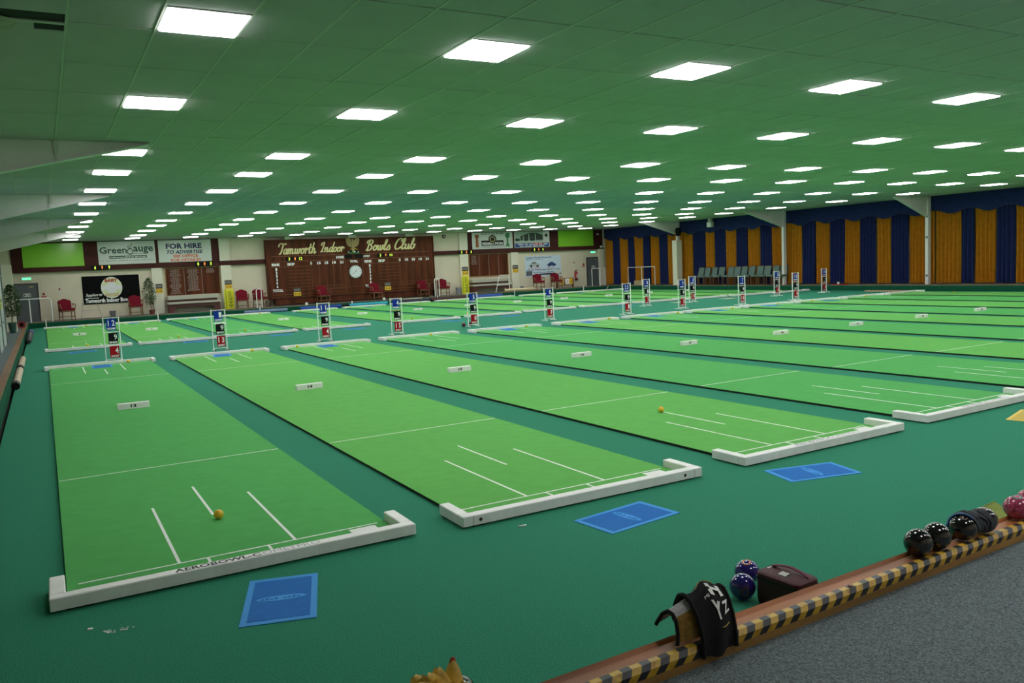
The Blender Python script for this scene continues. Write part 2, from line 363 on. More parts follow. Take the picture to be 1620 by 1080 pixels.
for k,(y,tip,zh) in enumerate([(14.15,25.6,2.72),(20.92,25.2,2.76),(27.85,25.2,2.80),(7.15,25.2,2.74)]):
    lb=['white steel roof column between gold curtains, with cable clips','white steel roof column at the end of the grey-green chair row','white steel roof column with boxed-in foot and loudspeaker','white steel roof column beyond the last gold curtain'][k]
    t=thing('roof_column',lb,'column',(27.55,y,ZB),0)
    part(t,'column',MB().box(27.5,27.66,y-.06,y+.06,ZB,ZC-.01),STEEL)
    part(t,'web',MB().prism([(tip,ZC-.003),(27.5,ZC-.003),(27.5,zh),(tip,ZC-.03)],y-.012,y+.012),STEEL)
    fl=MB(); a=ZC-.034
    fl.add([(tip,y-.075,a),(tip,y+.075,a),(27.5,y+.075,zh-.01),(27.5,y-.075,zh-.01),(tip,y-.075,a+.016),(tip,y+.075,a+.016),(27.5,y+.075,zh+.006),(27.5,y-.075,zh+.006)],[(0,1,2,3),(7,6,5,4),(0,4,5,1),(1,5,6,2),(2,6,7,3),(3,7,4,0)])
    part(t,'bottom_flange',fl,STEEL)
    part(t,'bracket',MB().tube([(26.6,y-.03,ZC-.02),(26.55,y-.05,ZC-.22)],.02,6),TBAR)
    if k==0:
        for z in (2.72,1.95,.55): part(t,'cable_clip',MB().ball((27.5,y-.01,z),.05,.5,1,1,10,6),GREYM)
    if k==2: part(t,'boxed_foot',MB().box(27.33,27.67,y-.17,y+.17,ZB,2.5).lathe([(.03,0),(.03,.02)],(27.33,y,1.9),8),CREAMP)

# ------------------------------------------------------------------ rink mats, fenders, blocks
MW, H2 = 1.83, .915
def rink(num, x, y, rot, L, light, ends):
    cx, cy = x, y+L/2; r=R(rot)
    m=MATA if light else MATB; where='front' if num>12 else 'rear'
    t=thing('bowls_mat','%s green short-mat bowls carpet carrying number block %s'%('bright' if light else 'deeper',num_word(num)),'bowls mat',(cx,cy,0),r,'bowls mats laid in rows',True)
    part(t,'underlay',MB().box(-H2+.004,H2-.004,-L/2+.004,L/2-.004,.0005,.022),RUBBER)
    part(t,'mat_surface',MB().box(-H2,H2,-L/2,L/2,.022,.025),m)
    z0,z1=.025,.0258
    for s in (-1,1):
        e=s*-1                                        # near end has s=-1
        def Y(d): return s*(L/2-d)
        def ln(name,xa,xb,ya,yb): part(t,name,MB().box(min(xa,xb),max(xa,xb),min(ya,yb),max(ya,yb),z0,z1),WLINE)
        ln('ditch_line',-.86,.86,Y(.236),Y(.25)); ln('dead_line',-H2+.01,H2-.01,Y(3.0),Y(3.014))
        for q,(d0,d1) in ((-.34,(.25,1.6)),(0,(1.14,2.05)),(.33,(.25,1.6))): ln('delivery_line',q-.009,q+.009,Y(d0),Y(d1))
        for q in (-.185,.165): ln('tick_line',q-.008,q+.008,Y(.11),Y(.236))
        if s==-1 and num>12: part(t,'maker_label',MB().box(.66,.83,Y(.13),Y(.21),z0,z1+.0006),WLINE)
    b,h,wg=.075,.078,.29; mm=H2+.006
    def fender(end, dx=0, dy=0, fr=0):
        s=-1 if end=='near' else 1
        ca,sa=math.cos(r),math.sin(r); ly=s*L/2
        px,py=cx-ly*sa+dx,cy+ly*ca+dy
        if num>12: lab='white wooden fender at the %s end of mat %s'%('kerb' if s<0 else 'score-stand',num_word(num))
        else: lab='white wooden fender at the %s end of mat %s'%('score-stand' if s<0 else 'scoreboard-wall',num_word(num))
        f=thing('fender',lab,'fender',(px,py,0),r+R(fr),'white fenders at the mat ends',True)
        part(f,'bar',MB().bbox(-mm-b,mm+b,min(0,s*b),max(0,s*b),.012,h,.005),WHITEP)
        for q in (-1,1): part(f,'wing',MB().bbox(min(q*mm,q*(mm+b)),max(q*mm,q*(mm+b)),min(0,-s*wg),max(0,-s*wg),.012,h+.0004,.005),WHITEP)
        part(f,'foot',MB().box(-mm,-mm+.12,min(s*.01,s*.06),max(s*.01,s*.06),0,.013),RUBBER); part(f,'foot',MB().box(mm-.12,mm,min(s*.01,s*.06),max(s*.01,s*.06),0,.013),RUBBER)
        if num in (13,15,16) and s<0:
            faded=mat('faded_ink',(.42,.42,.46,1),.6)
            part(f,'lettering',text(MB(),'AEROBOWL-C',-.40,.06,-.066,-.012,h+.001,face='up'),INKK if num==13 else faded)
            part(f,'faded_lettering',text(MB(),'OMETPRO',.07,.40,-.066,-.012,h+.001,face='up',bold=.0),faded)
        if num==14 and s<0:
            for q in (-.87,.83): part(f,'bolt_hole',MB().prism([(q+.012*math.cos(a*R(30)),.043+.012*math.sin(a*R(30))) for a in range(12)],-b-.0012,-b+.002),mat('hole',(.06,.03,.015,1),.8))
            for q in (-mm+.0,mm-.0): part(f,'joint_line',MB().box(q-.0015,q+.0015,-b-.0008,-b+.002,.012,h-.004),GREYM)
    for e in ends: fender(*e)
    # number block in the middle
    k=thing('number_block','white block numbered %s standing in the middle of its mat'%num_word(num),'number block',(cx,cy,.025),r+R(random.uniform(-2,2)),'number blocks on the mats',True)
    part(k,'block',MB().bbox(-.19,.19,-.038,.038,0,.074,.005),WHITEP)
    ww=.017*len(str(num))
    for fc,yy in (('-y',-.0388),('+y',.0388)): part(k,'number',text(MB(),str(num),-ww,ww,.018,.058,yy,bold=.045,face=fc),INKK)
NE=lambda dx=0,dy=0,fr=0: ('near',dx,dy,fr)
FE=('far',0,0,0)
L1=13.73
rink(13,0.0,.06,-.05,L1,0,[NE(0,-.004,-.3),FE]); rink(14,2.28,-.03,-.05,L1,1,[NE(0,-.002,-.3),FE]); rink(15,4.66,-.02,.42,L1,1,[NE(0,-.002,.3),FE])
rink(16,7.03,.06,.75,L1,0,[NE(0,0,.1),FE]); rink(17,9.40,.0,.9,L1,0,[NE(),FE]); rink(18,11.79,-.02,.02,L1,1,[FE]); rink(19,14.09,.0,-.25,L1,0,[FE])
for k,x in enumerate((16.40,18.68,20.95,23.2,25.42)): rink(20+k,x,.05,-.1,L1,(k+1)%2,[FE])
RX=[.03,2.18,4.45,6.66,9.66,12.03,14.45,16.85,19.2,21.5,23.7,25.75]
RY=[18.8,18.8,19.1,19.1,19.05,19.2,19.5,19.6,19.5,19.3,19.1,18.9]
for k in range(12): rink(k+1,RX[k],RY[k],0,12.8,1 if k%3!=2 else 0,[('near',0,0,0),FE])

# jacks
def jack(x,y,lab,m=YEL,z=.025,r=.032):
    o=MB().ball((x,y,z+r),r,n=20,m=12).smooth().build('jack_ball',m,None,(x,y,z)); tag(o,lab,'jack ball','jacks on the mats')
jack(.01,1.07,'golden yellow jack beside the delivery lines of mat thirteen'); jack(4.66,2.01,'golden yellow jack at the centre line of mat fifteen')
for n,(x,y) in zip(range(13,25),[(.5,13.62),(2.96,13.62),(3.93,13.55),(7.2,13.6),(9.85,13.5),(12.56,13.6),(14.98,13.55),(16.99,13.4),(18.92,13.4),(20.47,13.4),(23.1,13.4),(25.6,11.9)]):
    jack(x,y,'yellow jack resting near the score-stand fender of mat %s'%num_word(n), YEL if n==13 else LIMEY)
for n,x,y in [(1,.02,19.6),(2,2.36,20.25),(3,4.3,20.75),(5,9.64,20.55),(6,11.71,20.6),(9,18.8,20.15),(12,25.8,19.5)]: jack(x,y,'yellow jack on mat %s at its score-stand end'%num_word(n),LIMEY)
for n,x,y in [(1,.48,31.2),(3,4.21,31.0),(4,7.2,31.6),(5,8.95,31.6),(6,11.3,31.7),(7,14.87,31.9),(8,16.4,32.1)]: jack(x,y,'yellow jack on mat %s at its scoreboard-wall end'%num_word(n),LIMEY)

# footer mats
def footer(x,y,rot,lab,z=0,a=BMAT,bm=BMATL,logo=True):
    t=thing('footer_mat',lab,'footer mat',(x,y,z),R(rot),'footer mats',True)
    part(t,'border',MB().box(-.3,.3,-.18,.18,.0,.004),bm); part(t,'centre',MB().box(-.262,.262,-.148,.148,.004,.0052),a)
    if logo:
        e=[(.034*math.cos(R(k*15)),.125*math.sin(R(k*15))) for k in range(24)]
        lg=part(t,'oval_logo',MB().prism([(p[0],p[1]) for p in e],.0052,.0060,'z'),bm)
        mb=text(MB(),(4, 4,),-.10,.10,-.014,.014,.0063,face='up',bold=.01); mb.v=[(v[1],-v[0],v[2]) for v in mb.v]; part(lg,'logo_stripe',mb,a)
footer(.03,-.515,73,'blue footer mat with oval logo on the carpet behind the fender of mat thirteen')
footer(2.24,-.53,7,'blue footer mat with oval logo on the carpet behind the fender of mat fourteen')
footer(3.99,-.515,-14,'blue footer mat with oval logo on the carpet behind the fender of mat fifteen')
footer(7.115,-.46,16.6,'yellow footer mat on the carpet behind the fender of mat sixteen',0,YMAT,YMATL,False)
for n,x,y,q in [(13,.0,13.32,90),(14,2.28,13.36,80),(15,4.55,13.33,90),(17,9.25,13.385,85),(18,11.7,13.35,85),(19,14.0,13.4,90),(20,16.4,13.4,88),(21,18.55,13.35,92),(22,21.2,13.35,90)]:
    footer(x,y,q,'blue footer mat lying on mat %s at its score-stand end'%num_word(n),.0258,logo=False)
for n,x,y,q in [(1,-.15,18.05,5),(2,2.52,18.35,-3),(3,4.75,18.3,4),(4,6.9,18.4,2),(5,10.0,18.3,-4),(6,12.2,18.45,3),(8,17.1,18.7,0)]:
    footer(x,y,q,'blue footer mat on the carpet behind the fender of mat %s'%num_word(n),0,logo=False)
for n,x,y in [(9,19.3,18.4),(10,21.6,18.3)]: footer(x,y,2,'pale beige footer mat on the carpet behind the fender of mat %s'%num_word(n),0,col('beige_mat',205,195,165),col('beige_mat_edge',215,208,185),False)
for n,x,y in [(1,.0,30.95),(2,2.15,30.95),(3,4.4,31.2),(5,9.6,31.2),(6,12.0,31.3),(11,23.7,31.2)]: footer(x,y,88,'blue footer mat lying on mat %s at its scoreboard-wall end'%num_word(n),.0258,logo=False)

# ------------------------------------------------------------------ score stands
def stand(x,y,rz,home,ends,away,lab,band=None):
    t=thing('score_stand',lab,'score stand',(x,y,0),rz,'portable score stands',True)
    for s in (-.15,.15):
        part(t,'post',MB().box(s-.010,s+.010,-.010,.010,.012,.945),WHITET); 
        ft=part(t,'foot',MB().box(s-.010,s+.010,-.19,.19,0,.022),WHITET); part(ft,'end_cap',MB().box(s-.011,s+.011,-.196,-.178,-.0,.0235),DARKM)
    for z in (.925,.625,.345,.05): part(t,'rung',MB().box(-.15,.15,-.006,.006,z-.006,z+.006),WHITET if z!=.625 or not band else band)
    for dx,z0,z1,m,word,num,zz in ((-.005,.665,.905,BLUEC,'HOME',home,1),(.015,.375,.605,BLACKC,'ENDS',ends,2),(.02,.085,.33,REDC,'AWAY',away,3)):
        c=part(t,'score_card',MB().box(dx-.09,dx+.09,-.014,-.008,z0,z1),m)
        part(c,'word',text(MB(),word,dx-.075,dx+.078,z0+.012,z0+.055,-.0146,bold=.045),INKW)
        w=.035 if len(num)==1 else .075; xc=dx+.045 if len(num)==1 else dx+.004
        part(c,'digits',text(MB(),' '.join(num) if len(num)>1 else num,xc-w*.8,xc+w*.9,z0+.09,z1-.03,-.0146,bold=.02),INKW)
        part(c,'hanger',MB().tube([(dx-.05,-.008,z1-.01),(dx-.05,-.004,z1+.022),(dx-.05,.008,z1+.018)],.003,5).tube([(dx+.05,-.008,z1-.01),(dx+.05,-.004,z1+.022),(dx+.05,.008,z1+.018)],.003,5),WHITET)
for x,y,rz,a,e,w_ in [(.30,14.48,0,'12','9','4'),(2.55,15.0,0,'1','9','13'),(5.01,15.0,0,'11','9','4'),(6.92,15.05,0,'4','9','15'),(9.35,15.52,0,'5','9','8'),(11.75,15.38,0,'8','9','7'),(14.35,15.11,0,'23','9','1'),(16.78,15.4,.02,'9','9','3'),(18.86,14.87,.02,'7','9','16'),(21.42,14.92,.02,'10','9','4')]:
    stand(x,y,rz,a,e,w_,'white score stand with HOME card reading %s and AWAY card reading %s'%(num_word(a),num_word(w_)),REDC if a=='4' else None)
for x,y,rz,a,e,w_ in [(17.30,17.82,.0,'0','1','2'),(19.42,17.84,.0,'3','9','10'),(23.35,17.5,.05,'5','7','6'),(25.75,17.3,.05,'10','2','8')]:
    stand(x,y,rz,a,e,w_,'white score stand beside the low-numbered mats, HOME card reading %s and AWAY card reading %s'%(num_word(a),num_word(w_)))

# maroon pair of bowls beside a stand
def bowl(name,x,y,z,r,m,lab,grp,tilt=(0,0,0),disc=None,ring=None,speck=None):
    t=thing(name,lab,'bowl',(x,y,z+r*.985),0,grp,True); t.rotation_euler=tilt
    part(t,'body',MB().ball((0,0,0),r,.93,1,1,32,20).smooth(),m)
    for s in (-1,1):
        if ring: part(t,'emblem_ring',MB().prism([(r*.36*math.cos(R(20*k)),r*.36*math.sin(R(20*k))) for k in range(18)],s*r*.86,s*r*.895,'x'),ring)
        if disc: part(t,'emblem_disc',MB().prism([(r*.26*math.cos(R(20*k)),r*.26*math.sin(R(20*k))) for k in range(18)],s*r*.87,s*r*.905,'x'),disc)
    return t
MARO=mat('bowl_maroon',(.07,.008,.03,1),.2,coat=.5)
bowl('bowl',9.11,15.64,0,.062,MARO,'dark maroon bowl on the carpet just outside the legs of a score stand','pair of maroon bowls by a score stand')
bowl('bowl',9.35,15.70,0,.062,MARO,'dark maroon bowl on the carpet between the legs of a score stand','pair of maroon bowls by a score stand')

# ------------------------------------------------------------------ far wall boards, signs
YW=34.6
def board(name,lab,cat,x0,x1,z0,z1,m,y=YW,d=.03,frame=None,fw=.03,group=None):
    t=thing(name,lab,cat,((x0+x1)/2,y,z0),0,group)
    part(t,'panel',MB().box(x0,x1,y-d,y,z0,z1),m)
    if frame: part(t,'frame',MB().box(x0-fw,x1+fw,y-d-.015,y,z0-fw,z0).box(x0-fw,x1+fw,y-d-.015,y,z1,z1+fw).box(x0-fw,x0,y-d-.015,y,z0,z1).box(x1,x1+fw,y-d-.015,y,z0,z1),frame)
    return t
# brown timber fascia
struct('trim_5', MB().box(-1.9,6.30,YW-.06,YW,2.43,ZC), BROWN); struct('trim_6', MB().box(18.93,27.7,YW-.06,YW,2.52,ZC), BROWN)
struct('trim_7', MB().box(-1.9,8.33,YW-.17,YW-.001,2.22,2.43), BROWN); struct('trim_8', MB().box(16.75,27.7,YW-.17,YW-.001,2.32,2.52), BROWN)
YS=YW-.06
t=board('sign_board','plain lime green sign board beside the roof beam, above the grey door and banner','sign board',-1.48,.75,2.43,3.40,LIME,YS,.02)
t=board('sign_board','plain lime green sign board beside the curtains','sign board',24.63,27.04,2.53,3.44,LIME,YS,.02)
DG=col('sign_dark_green',18,75,60)
t=board('sign_board','white sign reading Greengauge in dark green letters','sign board',1.30,3.55,2.44,3.42,SIGNW,YS,.02)
y=YS-.022
words(t,'lettering',DG,y,[('Green',1.36,2.42,2.91,3.19)],bold=.02); words(t,'lettering',DG,y,[('auge',2.68,3.48,2.86,3.18)],bold=.02)
part(t,'ring_emblem',MB().disc(2.55,y+.001,2.97,.125,.14,.003,24,.72).disc(2.53,y+.001,3.17,.07,.06,.003,20,.6).disc(2.63,y+.001,3.27,.03,.03,.003,12),DG)
part(t,'band',MB().box(1.72,3.2,y,y+.002,2.69,2.80),DG); part(t,'rule',MB().box(1.85,3.1,y,y+.002,2.88,2.895),DG)
part(t,'band_lettering',text(MB(),(3, 6, 4, 7, 6, 3, 6, 7, 3, 7,),1.76,3.16,2.72,2.77,y-.002,bold=0),INKW)
part(t,'address_line',text(MB(),(3, 9, 9, 2, 6, 5, 5,),1.38,3.48,2.585,2.62,y,bold=0),GREYM)
t=board('sign_board','white sign reading FOR HIRE TO ADVERTISE SEE OFFICE','sign board',3.68,5.90,2.45,3.42,SIGNW,YS,.02)
NV=col('sign_navy',30,36,90); OR=col('sign_orange',225,85,35)
words(t,'lettering',NV,y,[('FOR HIRE',4.0,5.5,3.03,3.27)],bold=.04); words(t,'lettering',NV,y,[('TO ADVERTISE',4.02,5.54,2.81,2.97)],.25,.03)
words(t,'orange_lettering',OR,y,[('SEE OFFICE',4.27,5.32,2.65,2.77)],bold=.035); words(t,'orange_lettering',OR,y,[('FOR DETAILS!!',4.17,5.42,2.47,2.60)],bold=.03)
t=board('sign_board','white FEDERATION brewery sign with two beer taps','sign board',19.17,21.65,2.55,3.42,SIGNW,YS,.02)
part(t,'band',MB().box(19.72,21.08,y,y+.002,2.72,3.0),INKK); part(t,'lettering',text(MB(),'FEDERATION',19.78,21.02,2.76,2.9,y-.002,bold=.03),INKW)
part(t,'crest',MB().disc(20.40,y,3.06,.24,.23,.004,24),INKK); part(t,'crest_ring',MB().disc(20.40,y-.004,3.06,.18,.17,.004,24,.6),col('crest_gold',150,140,90))
words(t,'small_lettering',NV,y,[((7, 2, 4, 3, 5,),19.7,21.1,3.33,3.38)],bold=0); words(t,'small_lettering',NV,y,[('TO TAMWORTH INDOOR BOWLS CLUB',19.65,21.15,2.61,2.67)],bold=0)
part(t,'beer_tap',MB().prism([(19.36,2.65),(19.56,2.65),(19.52,3.1),(19.57,3.2),(19.56,3.33),(19.34,3.33),(19.33,3.2),(19.39,3.1)],y-.004,y+.002),col('tap_brown',150,85,50))
part(t,'beer_tap',MB().prism([(21.18,2.65),(21.48,2.65),(21.38,2.85),(21.38,3.1),(21.48,3.2),(21.45,3.38),(21.22,3.38),(21.18,3.2),(21.28,3.1),(21.28,2.85)],y-.004,y+.002),col('tap_green',60,130,90))
t=board('sign_board','photo sign of a dark pavilion over a blue lettered strip','sign board',21.77,24.04,2.55,3.42,SIGNW,YS,.02)
part(t,'photo_sky',MB().box(21.8,23.62,y,y+.002,2.86,3.40),col('photo_sky',165,185,175))
part(t,'pavilion',MB().prism([(22.15,2.95),(23.6,2.95),(23.6,3.22),(23.15,3.36),(22.75,3.36),(22.15,3.18)],y-.002,y+.001),col('photo_pavilion',55,70,62))
part(t,'pavilion_post',MB().box(22.32,22.36,y-.004,y-.002,2.92,3.2).box(22.68,22.72,y-.004,y-.002,2.92,3.3).box(23.1,23.14,y-.004,y-.002,2.92,3.3),col('photo_post',185,200,190))
part(t,'photo_cars',MB().box(21.82,22.1,y-.003,y,2.92,3.06).box(22.4,22.62,y-.003,y,2.92,3.02).box(22.78,23.05,y-.003,y,2.92,3.04),col('photo_dark',40,48,48))
part(t,'blue_strip',MB().box(21.8,24.0,y,y+.002,2.57,2.80),col('strip_blue',45,85,150)); words(t,'strip_lettering',INKW,y-.002,[((5, 3, 8, 3, 4,),22.0,23.9,2.70,2.77)],bold=.01); words(t,'strip_lettering',INKW,y-.002,[((4, 8, 6, 6,),22.1,23.7,2.60,2.66)],bold=.01)
part(t,'red_strip',MB().box(23.0,23.6,y-.001,y+.001,2.68,2.79),col('strip_red',190,50,50)); part(t,'round_mark',MB().disc(23.83,y,3.2,.09,.09,.003,16),INKK)
# LED digit boxes
LEDY=mat('led_yellow',(.75,.95,.08,1),.4,emit=.9); LEDO=mat('led_orange',(1,.28,.05,1),.4,emit=.9)
def leds(x0,x1,z0,z1,ds,yy,lab):
    t=thing('digit_display',lab,'digit display',((x0+x1)/2,yy,z0)); w=(x1-x0)/3
    for k,d in enumerate(ds):
        a=x0+k*w; h=part(t,'housing',MB().box(a+.02,a+w-.02,yy-.05,yy,z0,z1),BLACKC)
        q=.035 if len(d)==1 else .075
        part(h,'digit',text(MB(),d,a+w*.62-q,a+w*.62+q,z0+.02,z1-.02,yy-.053,bold=.02),LEDO if k==1 else LEDY)
YBm=YW-.17
leds(.96,1.78,2.23,2.42,'499',YBm,'black LED digit boxes reading 4 9 9 on the brown beam'); leds(5.11,5.92,2.23,2.42,'000',YBm,'black LED digit boxes reading 0 0 0 under the FOR HIRE sign')
leds(18.27,19.12,2.33,2.51,'000',YBm,'black LED digit boxes reading 0 0 0 beside the FEDERATION sign'); leds(22.77,23.60,2.33,2.51,'000',YBm,'black LED digit boxes reading 0 0 0 under the pavilion photo sign')
# black banner
t=board('banner','black banner of a baby bottle firm with round emblem and white lettering','banner',.59,2.81,.79,1.98,mat('banner_black',(.003,.003,.0035,1),.6,spec=.08),YW-.012,.012)
y=YW-.026; CR=col('emblem_cream',215,220,180)
part(t,'emblem',MB().disc(1.71,y,1.46,.415,.455,.004,32),col('emblem_rim',225,225,215)); part(t,'emblem_face',MB().disc(1.71,y-.004,1.46,.39,.43,.003,32),CR)
part(t,'emblem_band',MB().box(1.32,2.10,y-.010,y-.007,1.37,1.55).disc(1.71,y-.008,1.46,.21,.235,.003,28),col('emblem_white',225,225,230))
part(t,'red_lettering',text(MB(),'BABY',1.46,1.96,1.70,1.84,y-.009,bold=.05),col('banner_red',165,45,35)); part(t,'tan_lettering',text(MB(),'BOTTLES',1.45,1.97,1.09,1.21,y-.009,bold=.02),col('banner_tan',190,140,95))
words(t,'white_lettering',INKW,y-.003,[('Suppliers to',.70,1.32,1.09,1.24)],.3,.02); words(t,'white_lettering',INKW,y-.003,[('Tamworth Indoor Bowls',.66,2.44,.84,1.02)],0,.035)
part(t,'underline',MB().box(.68,1.18,y-.004,y-.001,1.035,1.055),INKW)
# doors
def door(name,x0,x1,z0,z1,side):
    o=struct(name,MB().box(x0,x1,YW-.03,YW+.02,z0,z1),DOORG)
    struct('door_frame',MB().box(x0-.06,x0,YW-.05,YW+.02,z0,z1+.06).box(x1,x1+.06,YW-.05,YW+.02,z0,z1+.06).box(x0,x1,YW-.05,YW+.02,z1,z1+.06),mat('door_frame',(.05,.05,.06,1),.5),o)
    struct('door_closer',MB().box(x0+.5,x0+.66,YW-.07,YW-.03,z1-.12,z1-.07),mat('brass',(.4,.33,.18,1),.4,metal=.6),o)
    p=struct('door_sign',MB().box(x0+.28,x0+.54,YW-.034,YW-.03,z0+1.03,z0+1.16),SIGNW,o); struct('sign_print',MB().box(x0+.3,x0+.35,YW-.036,YW-.034,z0+1.06,z0+1.13).box(x0+.38,x0+.46,YW-.036,YW-.034,z0+1.08,z0+1.1).box(x0+.48,x0+.52,YW-.036,YW-.034,z0+1.06,z0+1.13),NV,p)
    struct('door_handle',MB().ball((x0+.08,YW-.06,z0+.75),.03,n=10,m=6),GREYM,o)
door('door_1',-1.85,-1.08,ZB,1.74,1); door('door_2',26.60,27.34,ZB,1.82,1)
def exit_sign(x,z,lab):
    t=thing('exit_sign',lab,'exit sign',(x,YW,z)); part(t,'housing',MB().box(x-.17,x+.17,YW-.06,YW,z,z+.11),mat('exit_case',(.7,.72,.7,1),.4))
    part(t,'lit_face',MB().box(x-.16,x+.16,YW-.066,YW-.06,z+.01,z+.10),mat('exit_green',(.12,.75,.42,1),.4,emit=1.6)); part(t,'running_figure',text(MB(),(1, 2,),x-.02,x+.14,z+.025,z+.085,YW-.068,bold=.03),INKW)
exit_sign(-1.41,1.93,'lit green exit sign above the grey door by the potted plant'); exit_sign(27.0,2.1,'lit green exit sign above the grey door by the curtains')
for x,z,lab in ((-.85,1.25,'red fire alarm call point beside the door with the tube rail'),(26.33,1.40,'red fire alarm call point beside the fire extinguisher')):
    t=thing('fire_call_point',lab,'alarm button',(x,YW,z)); part(t,'bell',MB().disc(x,YW,z+.08,.05,.05,.04,16),mat('alarm_red',(.28,.01,.02,1),.4)); part(t,'red_sign',MB().box(x-.1,x+.1,YW-.006,YW,z-.06,z-.01),mat('alarm_sign',(.5,.02,.04,1),.5)); part(t,'conduit',MB().box(x-.008,x+.008,YW-.014,YW,z+.13,2.2),CREAMP)
for x,z,lab in ((-.26,1.35,'small red and white notice on the wall above a red chair'),(25.69,1.45,'small red and white notice above the fire extinguisher')):
    t=thing('wall_notice',lab,'notice',(x,YW,z)); part(t,'notice_sheet',MB().box(x-.035,x+.035,YW-.006,YW,z,z+.2),SIGNW); part(t,'red_head',MB().box(x-.03,x+.03,YW-.008,YW-.006,z+.1,z+.19),mat('notice_red',(.4,.03,.03,1),.5))
# piers
for k,(x0,x1,top) in enumerate([(3.32,3.75,2.22),(6.23,6.69,ZC),(18.36,18.84,ZC),(21.46,21.91,2.32),(27.36,27.68,2.32)]):
    struct('trim_%d'%(9+k),MB().box(x0,x1,YW-.16,YW,ZB,top),CREAMP)
# rink signs on piers and board
def rink_sign(x0,x1,z0,z1,yy,s,lab):
    t=thing('rink_sign',lab,'rink sign',((x0+x1)/2,yy,z0)); zm=z0+(z1-z0)*.48
    a=part(t,'dark_plate',MB().box(x0,x1,yy-.012,yy,zm,z1),mat('plate_dark',(.05,.045,.04,1),.5)); part(a,'plate_lettering',text(MB(),'RINK',x0+.03,x1-.03,zm+.06,z1-.05,yy-.014,bold=.02),mat('plate_grey',(.30,.29,.27,1),.5))
    b_=part(t,'yellow_plate',MB().box(x0,x1,yy-.012,yy,z0,zm),mat('plate_yellow',(.75,.45,.02,1),.5)); part(b_,'plate_lettering',text(MB(),s,x0+.05,x1-.05,z0+.05,zm-.05,yy-.014,bold=.02),INKK)
for a in [(3.44,3.72,1.12,1.52,YW-.16,'1 - 4','black and yellow rink sign on the pier by the tall potted plant'),(6.36,6.67,1.15,1.54,YW-.16,'2 - 4','black and yellow rink sign above the yellow poster beside the honours board'),(9.43,9.77,.64,1.03,YW-.335,'3 - 4','black and yellow rink sign under the HOME side of the club scoreboard'),(14.0,14.33,.66,1.07,YW-.335,'4 - 4','black and yellow rink sign under the AWAY side of the club scoreboard'),(18.44,18.80,1.21,1.65,YW-.16,'5 - 4','black and yellow rink sign above the yellow poster beside the ladder frame'),(21.52,21.87,1.21,1.62,YW-.16,'6 - 4','black and yellow rink sign on the pier beside the car dealer poster')]: rink_sign(*a)
# honours boards
def honours(x0,x1,z0,z1,nc,full,lab):
    t=board('honours_board',lab,'honours board',x0,x1,z0,z1,WOOD,YW,.05,mat('gold_frame',(.35,.19,.05,1),.4),.025); w=(x1-x0)/nc
    INKN=mat('name_ink',(.32,.24,.22,1),.6); nm=MB()
    for k in range(nc):
        if k: part(t,'divider',MB().box(x0+k*w-.012,x0+k*w+.012,YW-.058,YW-.05,z0,z1),mat('divider',(.22,.15,.12,1),.5))
        n=int(full[k]*(z1-z0)/.038)
        for q in range(n):
            z=z1-.07-q*.038; h=random.uniform(.18,.36)*w; c=x0+(k+.5)*w
            for s in range(4):
                a=c-h+2*h*s/4; nm.box(a,a+2*h/4-random.uniform(.01,.03),YW-.0525,YW-.05,z,z+.017)
    o=part(t,'name_lines',nm,INKN); o['kind']='stuff'
honours(3.91,6.17,.98,2.17,3,(.93,.85,.2),'dark wood honours board with three columns of names'); honours(18.95,21.3,1.12,2.27,4,(.45,.0,.0,.0),'dark wood honours board with four columns, mostly empty')
# shelf benches under the honours boards
def bench(x0,x1,lab):
    t=thing('bowls_bench',lab,'bench',((x0+x1)/2,34.1,ZB)); RB=mat('bench_red',(.10,.020,.018,1),.5); SH=mat('bench_shelf',(.42,.39,.33,1),.5)
    part(t,'upper_shelf',MB().bbox(x0-.02,x1,34.0,34.5,.79,.97,.02),SH); part(t,'riser',MB().box(x0+.04,x1-.06,34.12,34.5,.68,.79),RB); part(t,'lower_shelf',MB().bbox(x0-.04,x1+.1,33.9,34.5,.60,.69,.015),SH)
    part(t,'front_board',MB().prism([(x0,ZB),(x0+.18,ZB),(x0+.34,.46),(x1-.3,.46),(x1-.12,ZB),(x1+.04,ZB),(x1+.04,.60),(x0,.60)],34.0,34.04),RB)
    for q in (x0,x1-.02): part(t,'end_panel',MB().box(q,q+.06,34.04,34.5,ZB,.60),RB)
bench(3.86,5.98,'red bench with cream shelves under the full honours board'); bench(18.82,21.1,'red bench with cream shelves behind the white ladder frame')
# yellow posters
for x0,x1,z1,lab in ((6.27,6.70,1.13,'tall yellow poster between the red bench and a red chair'),(18.32,18.74,1.18,'tall yellow poster between a wire bin and the red bench')):
    t=thing('yellow_poster',lab,'poster',((x0+x1)/2,34.3,ZB)); part(t,'sheet',MB().box(x0,x1,34.28,34.31,ZB,z1),col('poster_yellow',222,220,40)); 
    PG=col('poster_green',70,95,20); lt=MB()
    for k in range(9): part(t,'poster_letter',MB().box(x0+.05,x0+.09,34.276,34.28,ZB+.06+k*.095,ZB+.12+k*.095),PG)
    for k in range(6): q=.06+.02*(k%3); lt.box(x0+.24-q,x0+.24+q,34.276,34.28,z1-.1-k*.05,z1-.08-k*.05)
    for k in range(12): q=.03+.025*((k*5)%4); lt.box(x0+.27-q,x0+.27+q,34.276,34.28,ZB+.06+k*.04,ZB+.08+k*.04)
    part(t,'poster_print',lt,PG)['kind']='stuff'
